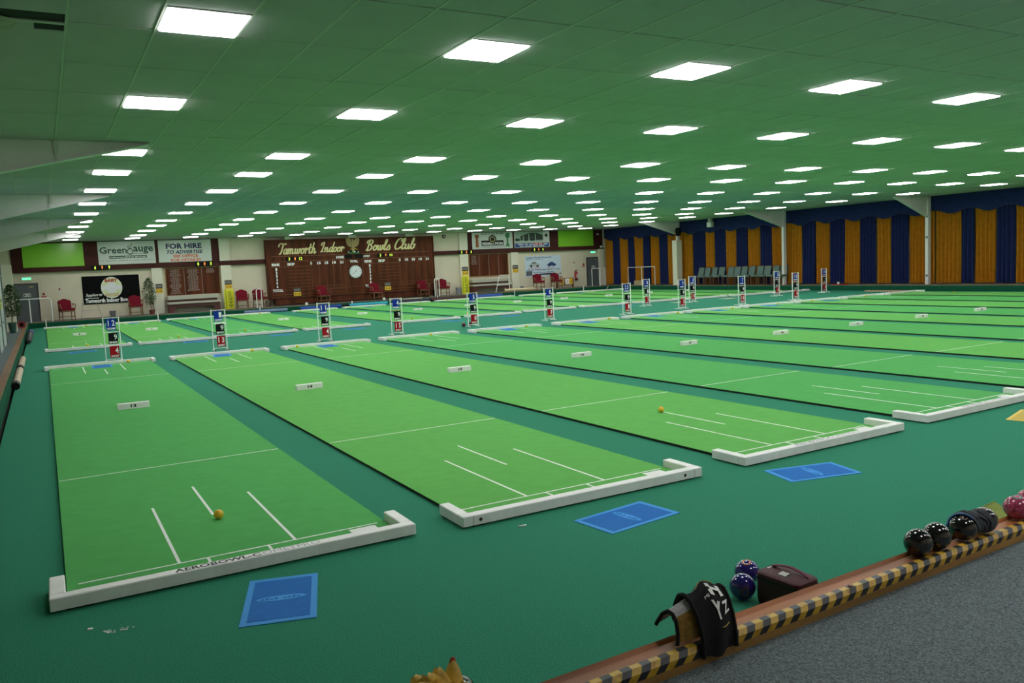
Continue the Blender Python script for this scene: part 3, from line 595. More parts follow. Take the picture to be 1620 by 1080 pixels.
# ---- club scoreboard
X0,X1,Z0,Z1=8.33,16.74,ZB,3.31; YM=34.3
t=thing('club_scoreboard','huge dark wood scoreboard lettered Tamworth Indoor Bowls Club','scoreboard',((X0+X1)/2,YM,ZB))
part(t,'back_board',MB().box(X0,X1,YM,YW,Z0+.3,Z1),WOOD); part(t,'edge_board',MB().box(X0-.06,X0,YM-.03,YW,Z0,Z1),WOOD); part(t,'edge_board',MB().box(X1,X1+.06,YM-.03,YW,Z0,Z1),WOOD)
part(t,'plinth',MB().box(X0+.2,X1-.2,YM-.12,YW,Z0+.05,Z0+.32),WOOD); part(t,'plinth_cap',MB().box(X0+.15,X1-.15,YM-.15,YW,Z0+.32,Z0+.345),BROWN)
ym=YM-.004; TG=mat('title_gold',(.78,.69,.34,1),.5)
SCRIPT={'T':(.62,[[(0,.70),(.02,.86),(.14,.97),(.36,.97),(.52,.90),(.72,.96),(.80,.92)],[(.48,.92),(.44,.5),(.38,.15),(.28,.0),(.2,.04)]]),
'a':(.50,[[(.40,.42),(.25,.47),(.09,.32),(.07,.10),(.17,0),(.32,.10),(.42,.44)],[(.42,.44),(.38,.10),(.45,.0),(.56,.10)]]),
'm':(.80,[[(-.02,.34),(.07,.45),(.07,0)],[(.07,.28),(.2,.46),(.3,.40),(.3,0)],[(.3,.28),(.43,.46),(.55,.38),(.54,.08),(.63,0),(.78,.12)]]),
'w':(.70,[[(-.02,.36),(.06,.45),(.06,.12),(.15,0),(.28,.10),(.31,.44)],[(.31,.30),(.32,.1),(.42,0),(.54,.14),(.55,.45),(.70,.38)]]),
'o':(.47,[[(.32,.44),(.18,.46),(.07,.30),(.06,.12),(.16,0),(.31,.06),(.38,.26),(.30,.44),(.48,.40)]]),
'r':(.42,[[(-.02,.34),(.08,.50),(.12,.38),(.1,0)],[(.12,.34),(.24,.46),(.36,.40),(.34,.32)]]),
't':(.38,[[(.18,.88),(.12,.3),(.12,.08),(.21,0),(.36,.12)],[(-.02,.52),(.34,.57)]]),
'h':(.55,[[(.14,1.0),(.10,.6),(.06,0)],[(.06,.26),(.2,.46),(.33,.38),(.32,.08),(.4,0),(.54,.12)]]),
'I':(.52,[[(.02,.72),(.08,.92),(.24,1.0),(.34,.96),(.28,.5),(.18,.06),(.04,.02)],[(.18,.05),(.40,.08)]]),
'n':(.55,[[(-.02,.34),(.07,.45),(.07,0)],[(.07,.26),(.22,.46),(.33,.38),(.32,.08),(.4,0),(.54,.12)]]),
'd':(.54,[[(.40,.42),(.25,.47),(.09,.32),(.07,.10),(.17,0),(.32,.10),(.42,.44)],[(.50,1.0),(.42,.44),(.38,.10),(.45,.0),(.56,.10)]]),
'B':(.72,[[(.26,.94),(.20,.5),(.14,.0)],[(0,.70),(.06,.90),(.28,.99),(.52,.95),(.56,.76),(.42,.58),(.22,.52)],[(.24,.52),(.48,.48),(.56,.26),(.42,.04),(.16,-.02),(.02,.06)]]),
'l':(.34,[[(-.02,.10),(.14,.50),(.24,.88),(.18,1.0),(.10,.84),(.06,.3),(.08,.06),(.18,0),(.34,.12)]]),
's':(.42,[[(-.02,.10),(.14,.36),(.22,.47),(.26,.36),(.34,.14),(.24,.0),(.08,.0),(.02,.08)]]),
'C':(.66,[[(.56,.74),(.60,.92),(.44,1.0),(.20,.86),(.06,.50),(.06,.18),(.20,.0),(.42,.04),(.60,.20)]]),
'u':(.55,[[(-.02,.36),(.06,.45),(.05,.12),(.15,0),(.30,.10),(.36,.44)],[(.36,.44),(.34,.10),(.42,0),(.55,.12)]]),
'b':(.48,[[(-.02,.12),(.14,.52),(.22,.90),(.16,1.0),(.10,.80),(.06,.2),(.14,.0),(.30,.06),(.38,.26),(.32,.42),(.46,.40)]])}
def script(word,x0,x1,z0,z1,y,wd=.155,sh=.30):
    polys=[]; pen=0
    for c in word:
        adv,st=SCRIPT[c]
        for pl in st:
            pts=[]
            for i in range(len(pl)-1):                     # smooth the pen path
                p0=pl[max(i-1,0)];p1=pl[i];p2=pl[i+1];p3=pl[min(i+2,len(pl)-1)]
                for k in range(4):
                    t_=k/4; f=lambda j:.5*((2*p1[j])+(-p0[j]+p2[j])*t_+(2*p0[j]-5*p1[j]+4*p2[j]-p3[j])*t_*t_+(-p0[j]+3*p1[j]-3*p2[j]+p3[j])*t_**3)
                    pts.append((f(0),f(1)))
            pts.append(pl[-1]); pts=[(pen+a+sh*b_,b_) for a,b_ in pts]
            for (a,b_),(c_,d) in zip(pts,pts[1:]):
                dx,dz=c_-a,d-b_; l=math.hypot(dx,dz) or 1; h=wd/2*(.55+.45*abs(dz/l)); nx,nz=-dz/l*h,dx/l*h; ex,ez=dx/l*h*.5,dz/l*h*.5
                polys.append([(a+nx-ex,b_+nz-ez),(c_+nx+ex,d+nz+ez),(c_-nx+ex,d-nz+ez),(a-nx-ex,b_-nz-ez)])
        pen+=adv
    xs=[p[0] for q in polys for p in q]; zs_=[p[1] for q in polys for p in q]; ax,bx_=min(xs),max(xs); az,bz=min(zs_),max(zs_); mb=MB()
    for kq,q in enumerate(polys): mb.prism([(x0+(p[0]-ax)/(bx_-ax)*(x1-x0),z0+(p[1]-az)/(bz-az)*(z1-z0)) for p in q],y-.012-.00012*(kq%97),y)
    return mb
for wd_,a_,b__,c__,d__ in (('Tamworth',8.85,10.66,2.60,3.16),('Indoor',10.84,12.06,2.64,3.16),('Bowls',13.12,14.44,2.64,3.22),('Club',14.64,15.82,2.66,3.26)):
    part(t,'title_lettering',script(wd_,a_,b__,c__,d__,ym-.008),TG)
def batten(x0,x1,z0,z1): part(t,'batten',MB().box(x0,x1,YM-.022,YM,z0,z1),WOODL)
for z in (2.52,2.27): 
    batten(X0+.2,12.1,z,z+.022); batten(12.9,X1-.25,z,z+.022)
for xa in (8.48,13.0):
    batten(xa,xa+1.9,2.02,2.038)
    for k in range(6): batten(xa+.75,xa+1.85,1.84-k*.158,1.853-k*.158)
    batten(xa,xa+3.5,.72,.738); batten(xa+2,xa+3.6,1.05,1.065); batten(xa+2,xa+3.6,.88,.893)
    for k in range(6): batten(xa+1.88+k*.36,xa+1.892+k*.36,.9,2.25)
for z in (.93,.6): batten(X0+.1,X1-.1,z,z+.014)
for q in (12.05,12.92): batten(q,q+.014,.6,2.26)
wd=ym-.014
def wt(q,*a,**k): part(t,'white_lettering',text(MB(),*a,**k),INKW)
wl=None
for dx in (0,4.53):
    wt(wl,'RINK',8.50+dx,8.89+dx,2.08,2.21,wd,bold=.05); wt(wl,'SKIP',9.22+dx,9.58+dx,2.08,2.21,wd,bold=.05)
    for k in range(6): wt(wl,str(k+1),8.655+dx*1.015,8.735+dx*1.015,1.865-.162*k,1.995-.162*k,wd,bold=.05)
    wt(wl,'TOTAL',8.47+dx,8.96+dx,.87,1.0,wd,bold=.05)
    for k,n in enumerate(('5','10','15','18','21')): c=10.365+.375*k+dx; q=.05 if k==0 else .09; wt(wl,n,c-q,c+q,2.09,2.22,wd,bold=.05)
wt(wl,'HOME',11.61,12.0,2.33,2.46,wd,bold=.05); wt(wl,'AWAY',12.98,13.34,2.35,2.46,wd,bold=.05); wt(wl,'TOTAL',12.29,12.69,2.11,2.23,wd,bold=.05)
for a,b_ in ((12.04,12.41),(12.56,12.95)): part(t,'blank_display',MB().box(a,b_,YM-.04,YM,2.32,2.50),BLACKC)
leds(9.16,9.97,2.31,2.49,['3','8','12'],YM-.003,'LED digit boxes reading 3 8 12 on the HOME side of the scoreboard'); leds(13.69,14.54,2.33,2.50,['3','9','10'],YM-.003,'LED digit boxes reading 3 9 10 on the AWAY side of the scoreboard')
for a in (9.2,12.3,15.3): part(t,'top_bracket',MB().box(a,a+.4,YM+.02,YM+.2,Z1,ZC),CREAMP)
# eagle emblem
e=thing('eagle_emblem','gilded eagle emblem with raised wings between Indoor and Bowls','emblem',(12.48,YM,2.55))
EG=mat('eagle_gold',(.36,.25,.10,1),.5)
wing=[(12.47,2.80),(12.41,2.86),(12.30,2.88),(12.22,2.95),(12.17,3.03),(12.155,3.12),(12.135,3.20),(12.15,3.29),(12.14,3.36),(12.24,3.30),(12.33,3.32),(12.37,3.22),(12.43,3.16),(12.47,3.10)]
part(e,'wing',MB().prism(wing,YM-.05,YM-.01),EG); part(e,'wing',MB().prism([(24.96-x,z) for x,z in wing],YM-.05,YM-.01),EG)
part(e,'body',MB().prism([(12.44,2.62),(12.52,2.62),(12.56,2.80),(12.54,3.05),(12.52,3.12),(12.53,3.2),(12.49,3.27),(12.43,3.25),(12.40,3.21),(12.45,3.19),(12.43,3.05),(12.40,2.80)],YM-.07,YM-.02),EG)
part(e,'grass_base',MB().box(12.2,12.78,YM-.06,YM-.01,2.55,2.62),mat('emblem_green',(.03,.20,.08,1),.6))
for x,m,r in ((12.31,BLACKC,.07),(12.66,BLACKC,.07),(12.25,INKW,.04),(12.54,INKW,.04),(12.70,INKW,.04)): part(e,'emblem_bowl',MB().ball((x,YM-.07,2.60+r),r,1,.4,1,14,8).smooth(),m)
for s in (-1,1): part(e,'claw',MB().tube([(12.48+s*.06,YM-.06,2.82),(12.48+s*.14,YM-.08,2.76),(12.48+s*.2,YM-.09,2.72)],.018,6),mat('claw_yellow',(.6,.42,.03,1),.5))
# clock
ck=thing('wall_clock','round white wall clock on the dark wood scoreboard','clock',(12.53,YM,1.34)); cx,cz=12.53,1.66
part(ck,'case',MB().disc(cx,YM,cz,.335,.325,.07,32),mat('clock_case',(.10,.10,.11,1),.3,metal=.5)); part(ck,'dial',MB().disc(cx,YM-.07,cz,.305,.295,.004,32),mat('clock_dial',(.70,.74,.78,1),.3))
tk=MB()
for k in range(12):
    a=R(30*k); tk.prism([(cx+r_*.9*math.sin(a)+o_*math.cos(a),cz+r_*.9*math.cos(a)-o_*math.sin(a)) for r_,o_ in ((.30,-.012),(.30,.012),(.25,.012),(.25,-.012))],YM-.077,YM-.074)
part(ck,'hour_mark',tk,INKK)
for nm_,a,l,w_ in (('hour_hand',20,.13,.012),('minute_hand',238,.24,.008)):
    a=R(a); s_,c_=math.sin(a),math.cos(a); part(ck,nm_,MB().prism([(cx-w_*c_,cz+w_*s_),(cx+w_*c_,cz-w_*s_),(cx+l*s_+w_*c_*.5,cz+l*c_-w_*s_*.5),(cx+l*s_-w_*c_*.5,cz+l*c_+w_*s_*.5)],YM-.081,YM-.078),INKK)
# car dealer poster
t=board('car_poster','pale blue car dealer poster with a silver car and a blue car','poster',22.41,24.78,.92,2.07,col('poster_blue',196,212,228),YW,.014); y=YW-.016
words(t,'lettering',NV,y,[('Colliers Honda Tamworth',22.48,24.15,1.93,2.04)],bold=.02); words(t,'lettering',NV,y,[((11, 3, 4, 2, 3, 4,),22.5,23.6,1.85,1.89)],bold=0)
words(t,'red_lettering',col('poster_red',205,60,70),y,[((3, 3, 5, 4,),22.62,23.4,1.37,1.42),((4, 4,),23.88,24.3,1.38,1.43)],0,0)
words(t,'small_lettering',NV,y,[((8, 4, 2, 10, 7, 6, 4, 2, 8,),22.5,24.7,1.27,1.33)],bold=.01); words(t,'small_lettering',NV,y,[((3, 4, 4, 4, 7, 5,),22.95,24.3,1.12,1.18)],bold=.01)
part(t,'black_band',MB().box(23.3,24.76,y-.001,y+.001,1.0,1.08),INKK); part(t,'dark_box',MB().box(22.46,22.86,y-.001,y+.001,.99,1.24),DOORG); part(t,'white_note',MB().box(24.42,24.70,y-.003,y,1.02,1.26),SIGNW)
def pcar(x,z,s,m,nm_):
    body=[(0,.08),(.02,.19),(.16,.24),(.28,.36),(.55,.38),(.70,.26),(.86,.21),(.9,.10),(.78,.06),(.1,.04)]
    c=part(t,nm_,MB().prism([(x+a*s,z+b_*s) for a,b_ in body],y-.003,y+.001),m)
    part(c,'car_window',MB().prism([(x+a*s,z+b_*s) for a,b_ in [(.22,.25),(.31,.34),(.53,.35),(.63,.26)]],y-.005,y-.003),DOORG)
    for q in (.2,.70): part(c,'car_wheel',MB().disc(x+q*s,y-.003,z+.07*s,.085*s,.085*s,.003,16),INKK)
pcar(22.65,1.45,.80,col('car_silver',175,178,182),'silver_car'); pcar(23.86,1.46,.66,col('car_blue',40,70,140),'blue_car')
# fire extinguisher
t=thing('fire_extinguisher','red fire extinguisher hung on the cream wall by the door','extinguisher',(25.74,YW-.1,.60)); ER=mat('extinguisher_red',(.42,.012,.02,1),.3)
part(t,'cylinder',MB().lathe([(.085,.0),(.09,.02),(.09,.42),(.07,.48),(.03,.51)],(25.74,YW-.1,.60),18).smooth(),ER); part(t,'base_ring',MB().lathe([(.094,0),(.094,.07)],(25.74,YW-.1,.595),18),BLACKC)
part(t,'valve',MB().box(25.72,25.76,YW-.12,YW-.08,1.11,1.17).box(25.70,25.82,YW-.11,YW-.09,1.16,1.19),DARKM); part(t,'hose',MB().tube([(25.70,YW-.1,1.14),(25.64,YW-.1,1.05),(25.63,YW-.1,.8)],.014,6),BLACKC); part(t,'label_panel',MB().box(25.70,25.78,YW-.196,YW-.19,.74,.95),SIGNW)
part(t,'wall_bracket',MB().box(25.70,25.78,YW-.02,YW,.8,1.1),GREYM)
# round wall lamp, camera, sensor
t=thing('wall_bell','small round brown and white bell high on the cream wall','bell',(17.55,YW,3.2)); part(t,'rim',MB().disc(17.55,YW,3.28,.1,.1,.05,18),BROWN); part(t,'centre',MB().disc(17.55,YW-.05,3.28,.045,.045,.01,14),SIGNW)
t=thing('security_camera','small white security camera on the brown fascia beside the curtains','camera',(27.45,YW-.17,2.4)); part(t,'mount',MB().box(27.43,27.49,YW-.25,YW-.17,2.44,2.5),SIGNW); part(t,'camera_body',MB().box(27.38,27.54,YW-.4,YW-.25,2.4,2.5),SIGNW); part(t,'lens',MB().disc(27.46,YW-.4,2.45,.03,.03,.02,12),BLACKC)
t=thing('motion_sensor','small pale motion sensor high on the brown fascia','sensor',(27.35,YS,3.14)); part(t,'case',MB().bbox(27.29,27.41,YS-.07,YS,3.14,3.22,.01),SIGNW)

# ------------------------------------------------------------------ chairs along the far wall
def red_chair(lab, loc, rz, arms=True, source=None):
    if source: return dup(source,loc,rz,lab)
    t=thing('red_chair',lab,'chair',loc,rz,'red upholstered chairs along the scoreboard wall',True)
    part(t,'seat',MB().bbox(-.26,.26,-.27,.24,.40,.48,.025).smooth(),RED)
    bk=[(-.25,.44),(.25,.44),(.255,.76),(.20,.82),(.12,.83),(.06,.865),(0,.875),(-.06,.865),(-.12,.83),(-.20,.82),(-.255,.76)]
    mb=MB(); n=len(bk)
    for d,yy in ((1,.20),(.97,.185)): pass
    vs=[(x*.94,.16+(z-.44)*.16,z) for x,z in bk]+[(x,.19+(z-.44)*.16,z) for x,z in bk]+[(x*.97,.245+(z-.44)*.16,z) for x,z in bk]
    mb.add(vs,[tuple(range(n)),tuple(range(3*n-1,2*n-1,-1))]+[(k*n+i,k*n+n+i,k*n+n+(i+1)%n,k*n+(i+1)%n) for k in (0,1) for i in range(n)])
    part(t,'backrest',mb,RED)
    for sx,sy,h in ((-1,-1,.40),(1,-1,.40),(-1,1,.44),(1,1,.44)):
        part(t,'leg',MB().tube([(sx*.235,sy*.22+(.03 if sy>0 else 0),0),(sx*.225,sy*.215,h)],[.017,.025],6),CHWOOD)
    part(t,'apron',MB().box(-.235,.235,-.25,-.225,.34,.40).box(-.24,-.22,-.23,.22,.34,.40).box(.22,.24,-.23,.22,.34,.40),CHWOOD)
    part(t,'stretcher',MB().box(-.225,.225,-.225,-.205,.14,.165).box(-.235,-.215,-.21,.22,.12,.145).box(.215,.235,-.21,.22,.12,.145),CHWOOD)
    for s in (-1,1):
        a=part(t,'armrest',MB().tube([(s*.27,.2,.64),(s*.29,0,.655),(s*.28,-.2,.635),(s*.27,-.22,.56),(s*.25,-.2,.44)],.018,6),CHWOOD)
        part(a,'fretwork',MB().tube([(s*.265,.14,.63),(s*.265,-.02,.48)],.008,5).tube([(s*.265,-.02,.63),(s*.265,.14,.48)],.008,5).tube([(s*.265,.05,.64),(s*.265,.05,.46)],.008,5),CHWOOD)
    return t
cz=ZB+.0
first=red_chair('red upholstered chair beside the door with the tube rail',(-.08,33.8,cz),.25)
for x,rz,lab in [(2.52,.05,'red upholstered chair in front of the black banner'),(6.95,-.1,'red upholstered chair next to the tall yellow poster'),(7.75,.15,'red upholstered chair behind the white hoop rail, by a wastebasket'),(10.72,.1,'red upholstered chair below the HOME side of the scoreboard'),(13.36,.1,'red upholstered chair below the AWAY side, hiding the word TOTAL'),(15.88,-.05,'red upholstered chair at the end of the scoreboard'),(17.02,-.1,'red upholstered chair between the white hoop rail and a wire bin'),(22.78,-.15,'red upholstered chair in front of the car poster, by the rolled beige mat'),(23.93,-.15,'red upholstered chair in front of the car poster, by the yellow number cards')]:
    red_chair(lab,(x,33.8,cz),rz,source=first)
# wire bins
def bin_(x,y,h,r,lab,m):
    t=thing('waste_bin',lab,'bin',(x,y,ZB)); part(t,'basket',MB().lathe([(r*.75,0),(r,h),(r*.95,h),(r*.7,.01)],(x,y,ZB),16),m)
    part(t,'rim',MB().lathe([(r*1.04,h-.02),(r*1.04,h+.005),(r*.97,h+.005),(r*.97,h-.02)],(x,y,ZB),16),mat('bin_rim',(.25,.26,.27,1),.4))
    for k in range(4): part(t,'hoop',MB().lathe([(r*(.76+.22*k/4)+.004,h*k/4.5+.01),(r*(.76+.22*k/4)+.006,h*k/4.5+.03)],(x,y,ZB),16),mat('bin_rim',(.25,.26,.27,1),.4))
BG=mat('bin_grey',(.07,.072,.08,1),.5)
bin_(1.64,34.2,.25,.125,'small grey wire wastebasket under the black banner',BG); bin_(18.07,34.2,.36,.16,'grey wire wastebasket with liner beside the yellow poster',mat('bin_pale',(.26,.27,.30,1),.5)); bin_(8.155,34.2,.28,.10,'dark wastebasket beside a red chair and the scoreboard',BG); bin_(21.93,34.2,.22,.11,'small blue-grey bin in front of the pier by the car poster',mat('bin_blue',(.10,.13,.22,1),.5))
# easel frame in front of banner
t=thing('wire_easel','thin metal wire easel standing in front of the black banner','easel',(.85,34.0,ZB))
for a in ([(.52,34.05,.86),(.44,33.98,ZB+.02)],[(1.05,34.05,.86),(1.20,33.98,ZB+.02)]): part(t,'leg',MB().tube(a,.008,5),GREYM)
part(t,'foot_bar',MB().tube([(.36,33.95,ZB+.012),(1.24,33.95,ZB+.012)],.012,6),DARKM); part(t,'top_bar',MB().tube([(.52,34.05,.86),(1.05,34.05,.86)],.008,5),GREYM); part(t,'cross_bar',MB().tube([(.47,34.0,.55),(1.12,34.0,.55)],.006,5),GREYM)
# potted plants
def plant(name,lab,x,y,z,hp,rp,zf0,zf1,rf,n,mp,seed,lean=0):
    rng=random.Random(seed); t=thing(name,lab,'plant',(x,y,z))
    part(t,'pot',MB().lathe([(rp*.72,0),(rp,hp*.88),(rp*1.08,hp*.88),(rp*1.08,hp),(rp*.92,hp),(rp*.9,hp*.9)],(x,y,z),16),mp)
    part(t,'soil',MB().lathe([(rp*.9,0),(rp*.9,.01)],(x,y,z+hp*.86),14),TRUNK)
    part(t,'trunk',MB().tube([(x,y,z+hp*.8),(x+lean*.3,y,(z+hp+zf0)/2),(x+lean*.7,y,zf0),(x+lean,y,(zf0+zf1)/2),(x+lean,y,zf1-.1)],[.022,.02,.018,.014,.006],6),TRUNK)
    lf=MB()
    for k in range(n):
        u=rng.random(); zz=zf0+(zf1-zf0)*u; rr=rf*(math.sin(math.pi*min(1,u*.82+.16))**.6)*math.sqrt(rng.random()); a=rng.random()*6.283
        c=Vector((x+lean+rr*math.cos(a),y+rr*math.sin(a)*.8,zz)); d=Vector((math.cos(a)*.7+rng.uniform(-.4,.4),math.sin(a)*.7+rng.uniform(-.4,.4),rng.uniform(-1.0,.1))).normalized(); s=d.cross(Vector((rng.uniform(-1,1),rng.uniform(-1,1),1))).normalized()
        l=rng.uniform(.06,.11); ww=l*.22; nn=s.cross(d)*ww*.4
        lf.add([c-d*l*.5,c-s*ww,c+d*l*.6,c+s*ww,c+nn],[(0,1,4),(1,2,4),(2,3,4),(3,0,4)])
    o=part(t,'foliage',lf,LEAF); o['kind']='stuff'
    for k in range(7):
        a=k*.9; zz=zf0+(zf1-zf0)*(k+.5)/8; part(t,'branch',MB().tube([(x+lean*.9,y,zz-.1),(x+lean+rf*.6*math.cos(a),y+rf*.5*math.sin(a),zz+.06)],[.008,.003],5),TRUNK)
TERRA=mat('terracotta',(.14,.03,.022,1),.7)
plant('potted_tree','leafy potted fig tree in a terracotta pot beside the cream pier',3.18,34.1,ZB,.20,.125,.66,1.80,.29,620,TERRA,3,-.06)
plant('potted_tree','bushy weeping fig in a green pot by the glazed partition',-1.80,25.6,ZB,.34,.12,.75,1.74,.30,900,mat('pot_green',(.012,.06,.045,1),.5),5,.02)
# trailing lower leaves of that plant are a second stem in the same pot: kept as a small shrub behind
# rails of white tube
def rail(lab,pts,posts,r=.018,name='tube_rail'):
    t=thing(name,lab,'rail',(pts[0][0],pts[0][1],ZB)); part(t,'hoop',MB().tube(pts,r,8).smooth(),WHITET)
    for p in posts: part(t,'post',MB().tube(p,r,8).smooth(),WHITET)
def hoop_x(x0,x1,y,h,c=.07): return [(x0,y,ZB),(x0,y,h-c),(x0+c*.3,y,h-c*.3),(x0+c,y,h),(x1-c,y,h),(x1-c*.3,y,h-c*.3),(x1,y,h-c),(x1,y,ZB)]
def hoop_y(x,y0,y1,h,c=.07): return [(x,y0,ZB),(x,y0,h-c),(x,y0+c*.3,h-c*.3),(x,y0+c,h),(x,y1-c,h),(x,y1-c*.3,h-c*.3),(x,y1,h-c),(x,y1,ZB)]
rail('white tubular hand rail in front of the grey door by the plant',hoop_x(-2.1,-.62,33.6,1.16,.1),[[(-1.38,33.6,ZB),(-1.38,33.6,1.15)]],.022)
rail('narrow white hoop rail in front of a red chair beside the scoreboard',hoop_x(7.5,7.72,33.37,1.08),[]); rail('narrow white hoop rail between two red chairs at the scoreboard end',hoop_x(16.34,16.58,33.38,1.13),[])
rail('white tubular frame in front of the door by the curtains',hoop_x(26.24,27.15,33.65,1.22,.02),[[(26.8,33.65,ZB),(26.8,33.65,1.21)]])
rail('white tubular frame standing against the blue and gold curtains',[(27.45,31.9,ZB),(27.45,31.9,1.2),(27.45,29.6,1.2),(27.45,29.6,ZB)],[[(27.45,30.7,ZB),(27.45,30.7,1.2)]])
t=thing('ladder_frame','white slanted ladder frame in front of the red bench','ladder',(20.4,33.6,ZB))
part(t,'rear_leg',MB().tube([(19.95,33.58,ZB),(20.22,33.63,1.11)],.018,6),WHITET); part(t,'top_bar',MB().tube([(20.22,33.63,1.11),(20.80,33.63,1.11)],.018,6),WHITET); part(t,'front_leg',MB().tube([(20.80,33.63,1.11),(20.80,33.58,ZB)],.018,6),WHITET); part(t,'rung',MB().tube([(20.08,33.60,.60),(20.80,33.60,.60)],.016,6),WHITET)
# rolls lying along the far ditch
def roll(lab,x0,x1,y,z,r,m,name='foam_roll'):
    t=thing(name,lab,'roll',((x0+x1)/2,y,z-r)); part(t,'roll',MB().tube([(x0,y,z),(x1,y,z)],r,14).smooth(),m); part(t,'end_spiral',MB().tube([(x0-.004,y,z),(x0+.002,y,z)],r*.55,12),DARKM); part(t,'end_spiral',MB().tube([(x1-.002,y,z),(x1+.004,y,z)],r*.55,12),DARKM)
RY0=33.035
roll('grey-blue foam roll in the ditch next to the white hoop rail',6.85,8.75,RY0,.075,.075,col('roll_greyblue',110,125,165)); roll('royal blue foam roll in the ditch under the scoreboard',9.35,11.3,RY0,.08,.08,col('roll_blue',25,65,160)); roll('cyan foam roll in the ditch under the scoreboard',11.7,13.62,RY0,.08,.08,col('roll_cyan',45,165,195))
roll('navy foam roll in the ditch below the AWAY side',13.9,15.84,RY0,.09,.09,col('roll_navy',30,36,62)); roll('maroon foam roll in the ditch near the wire bin',15.93,17.85,RY0,.09,.09,col('roll_maroon',70,22,30)); roll('bright blue foam roll in the ditch before the red bench',18.2,20.0,RY0,.09,.09,col('roll_bright_blue',35,80,175))
roll('black foam roll between the royal blue and cyan rolls',11.33,11.67,RY0,.07,.07,BLACKC)
roll('cream rolled mat lying on the bank edge near the red bench',20.37,22.2,33.42,ZB+.085,.08,col('roll_cream',205,190,155),'mat_roll'); roll('slim cream pole on top of the navy foam roll',13.85,15.5,33.12,.205,.022,col('roll_cream2',205,190,155),'cream_pole')
# white pegs on the bank face
for x,n in ((-.87,'behind mat one'),(3.29,'beside the pier sign'),(7.56,'by the white hoop rail'),(11.88,'under the scoreboard'),(16.35,'at the scoreboard end'),(20.84,'below the ladder frame'),(25.28,'below the fire extinguisher')):
    t=thing('bank_peg','small white marker peg on the green bank %s'%n,'peg',(x,33.15,0)); part(t,'peg',MB().bbox(x-.018,x+.018,33.135,33.165,.02,.30,.004),INKW)
for x,n in ((9.72,'royal blue roll'),(13.53,'cyan roll')):
    t=thing('bank_marker','small white square marker on the bank above the %s'%n,'marker',(x,33.25,.22)); part(t,'plate',MB().box(x-.06,x+.06,33.22,33.24,.222,.34),INKW)
# number card rack
t=thing('card_rack','low wooden rack holding yellow and white number cards','card rack',(24.8,34.2,ZB))
part(t,'rack_frame',MB().box(24.2,25.32,34.2,34.24,.72,.755).box(24.2,25.32,34.2,34.24,.34,.37).box(24.2,24.24,34.15,34.3,ZB,.755).box(25.28,25.32,34.15,34.3,ZB,.755).box(24.72,24.76,34.2,34.24,.34,.72),CHWOOD)
for x,m,s in ((24.52,'plate_yellow','2'),(24.9,None,'0'),(25.14,'plate_yellow','3')):
    c=part(t,'number_card',MB().box(x-.12,x+.12,34.18,34.198,.42,.71),MATS[m] if m else INKW); part(c,'digit',text(MB(),s,x+.0,x+.07,.5,.64,34.178,bold=.03),REDC if s=='0' else INKK)
# white stick leaning in the corner
t=thing('white_stick','short white stick leaning on the bank in the corner','stick',(26.9,33.0,0)); part(t,'stick',MB().tube([(26.75,33.02,.0),(26.98,33.14,.20)],.012,6),INKW)

# ------------------------------------------------------------------ right wall: curtains, pelmets, chairs
XC=27.95
def curtain(y0,y1,z0,z1,m,lab,grp,seed):
    rng=random.Random(seed); w=y1-y0; nf=max(3,round(w/.15)); ph=rng.random()*6; sk=rng.uniform(-.015,.015); bulge=rng.uniform(.0,.05)
    def f(u,v,d):
        y=y0+u*w+(1-v)*sk*(u-.5+rng_s); am=.052+.018*(1-v)
        x=XC+am*math.sin(u*nf*2*math.pi+ph+.6*math.sin(3*v+ph))+.012*math.sin(u*11+ph)-bulge*(1-v)*.3
        return (x+d,y,z0+(z1-z0)*v)
    rng_s=rng.uniform(-.5,.5); nu=nf*8; nv=7; mb=MB()
    mb.grid(lambda u,v:f(u,v,0),nu,nv); n=len(mb.v); mb.grid(lambda u,v:f(u,v,.012),nu,nv)
    k=nu+1; top=nv*k
    for i in range(nu): mb.f+= [(i,n+i,n+i+1,i+1),(top+i,top+i+1,n+top+i+1,n+top+i)]
    for j in range(nv): mb.f+= [(j*k,(j+1)*k,n+(j+1)*k,n+j*k),(j*k+nu,n+j*k+nu,n+(j+1)*k+nu,(j+1)*k+nu)]
    t=thing('curtain',lab,'curtain',(XC,(y0+y1)/2,z0),0,grp)
    part(t,'cloth',mb.smooth(),m); part(t,'hem',MB().grid(lambda u,v:(f(u,.0,-.004)[0],f(u,0,0)[1],z0+.07*v+.002),nu,1).smooth(),m)
BAYS=[[34.57,33.85,33.2,32.45,31.88,31.08,30.49,29.76,29.12,27.87],[27.86,27.15,26.26,25.59,24.82,24.13,23.42,22.68,21.95,20.9],[20.89,20.2,19.5,18.78,18.02,17.3,16.57,15.9,15.13,14.09],[14.08,13.12,12.62,11.86,11.2,10.3,9.4,8.5,7.6,7.25]]
where=['in the corner by the exit door, under the scalloped pelmet','behind the row of grey-green chairs','between two white roof columns with no chairs before it','beyond the white roof column with cable clips']
sd=1
for q,B in enumerate(BAYS):
    for k in range(9):
        g='gold' if k%2==0 else 'navy blue'
        curtain(B[k+1]+.014,B[k]-.014,ZB+.03,3.0,GOLD if k%2==0 else NAVY,'%s pleated curtain, %s panel from %s'%(g,ORD[k+1],('the exit door corner','the boxed-in column, behind the grey-green chairs','the column ending the grey-green chair row','the column with cable clips')[q]),'%s curtain panels %s'%(g,where[q].split(',')[0]),sd); sd+=1
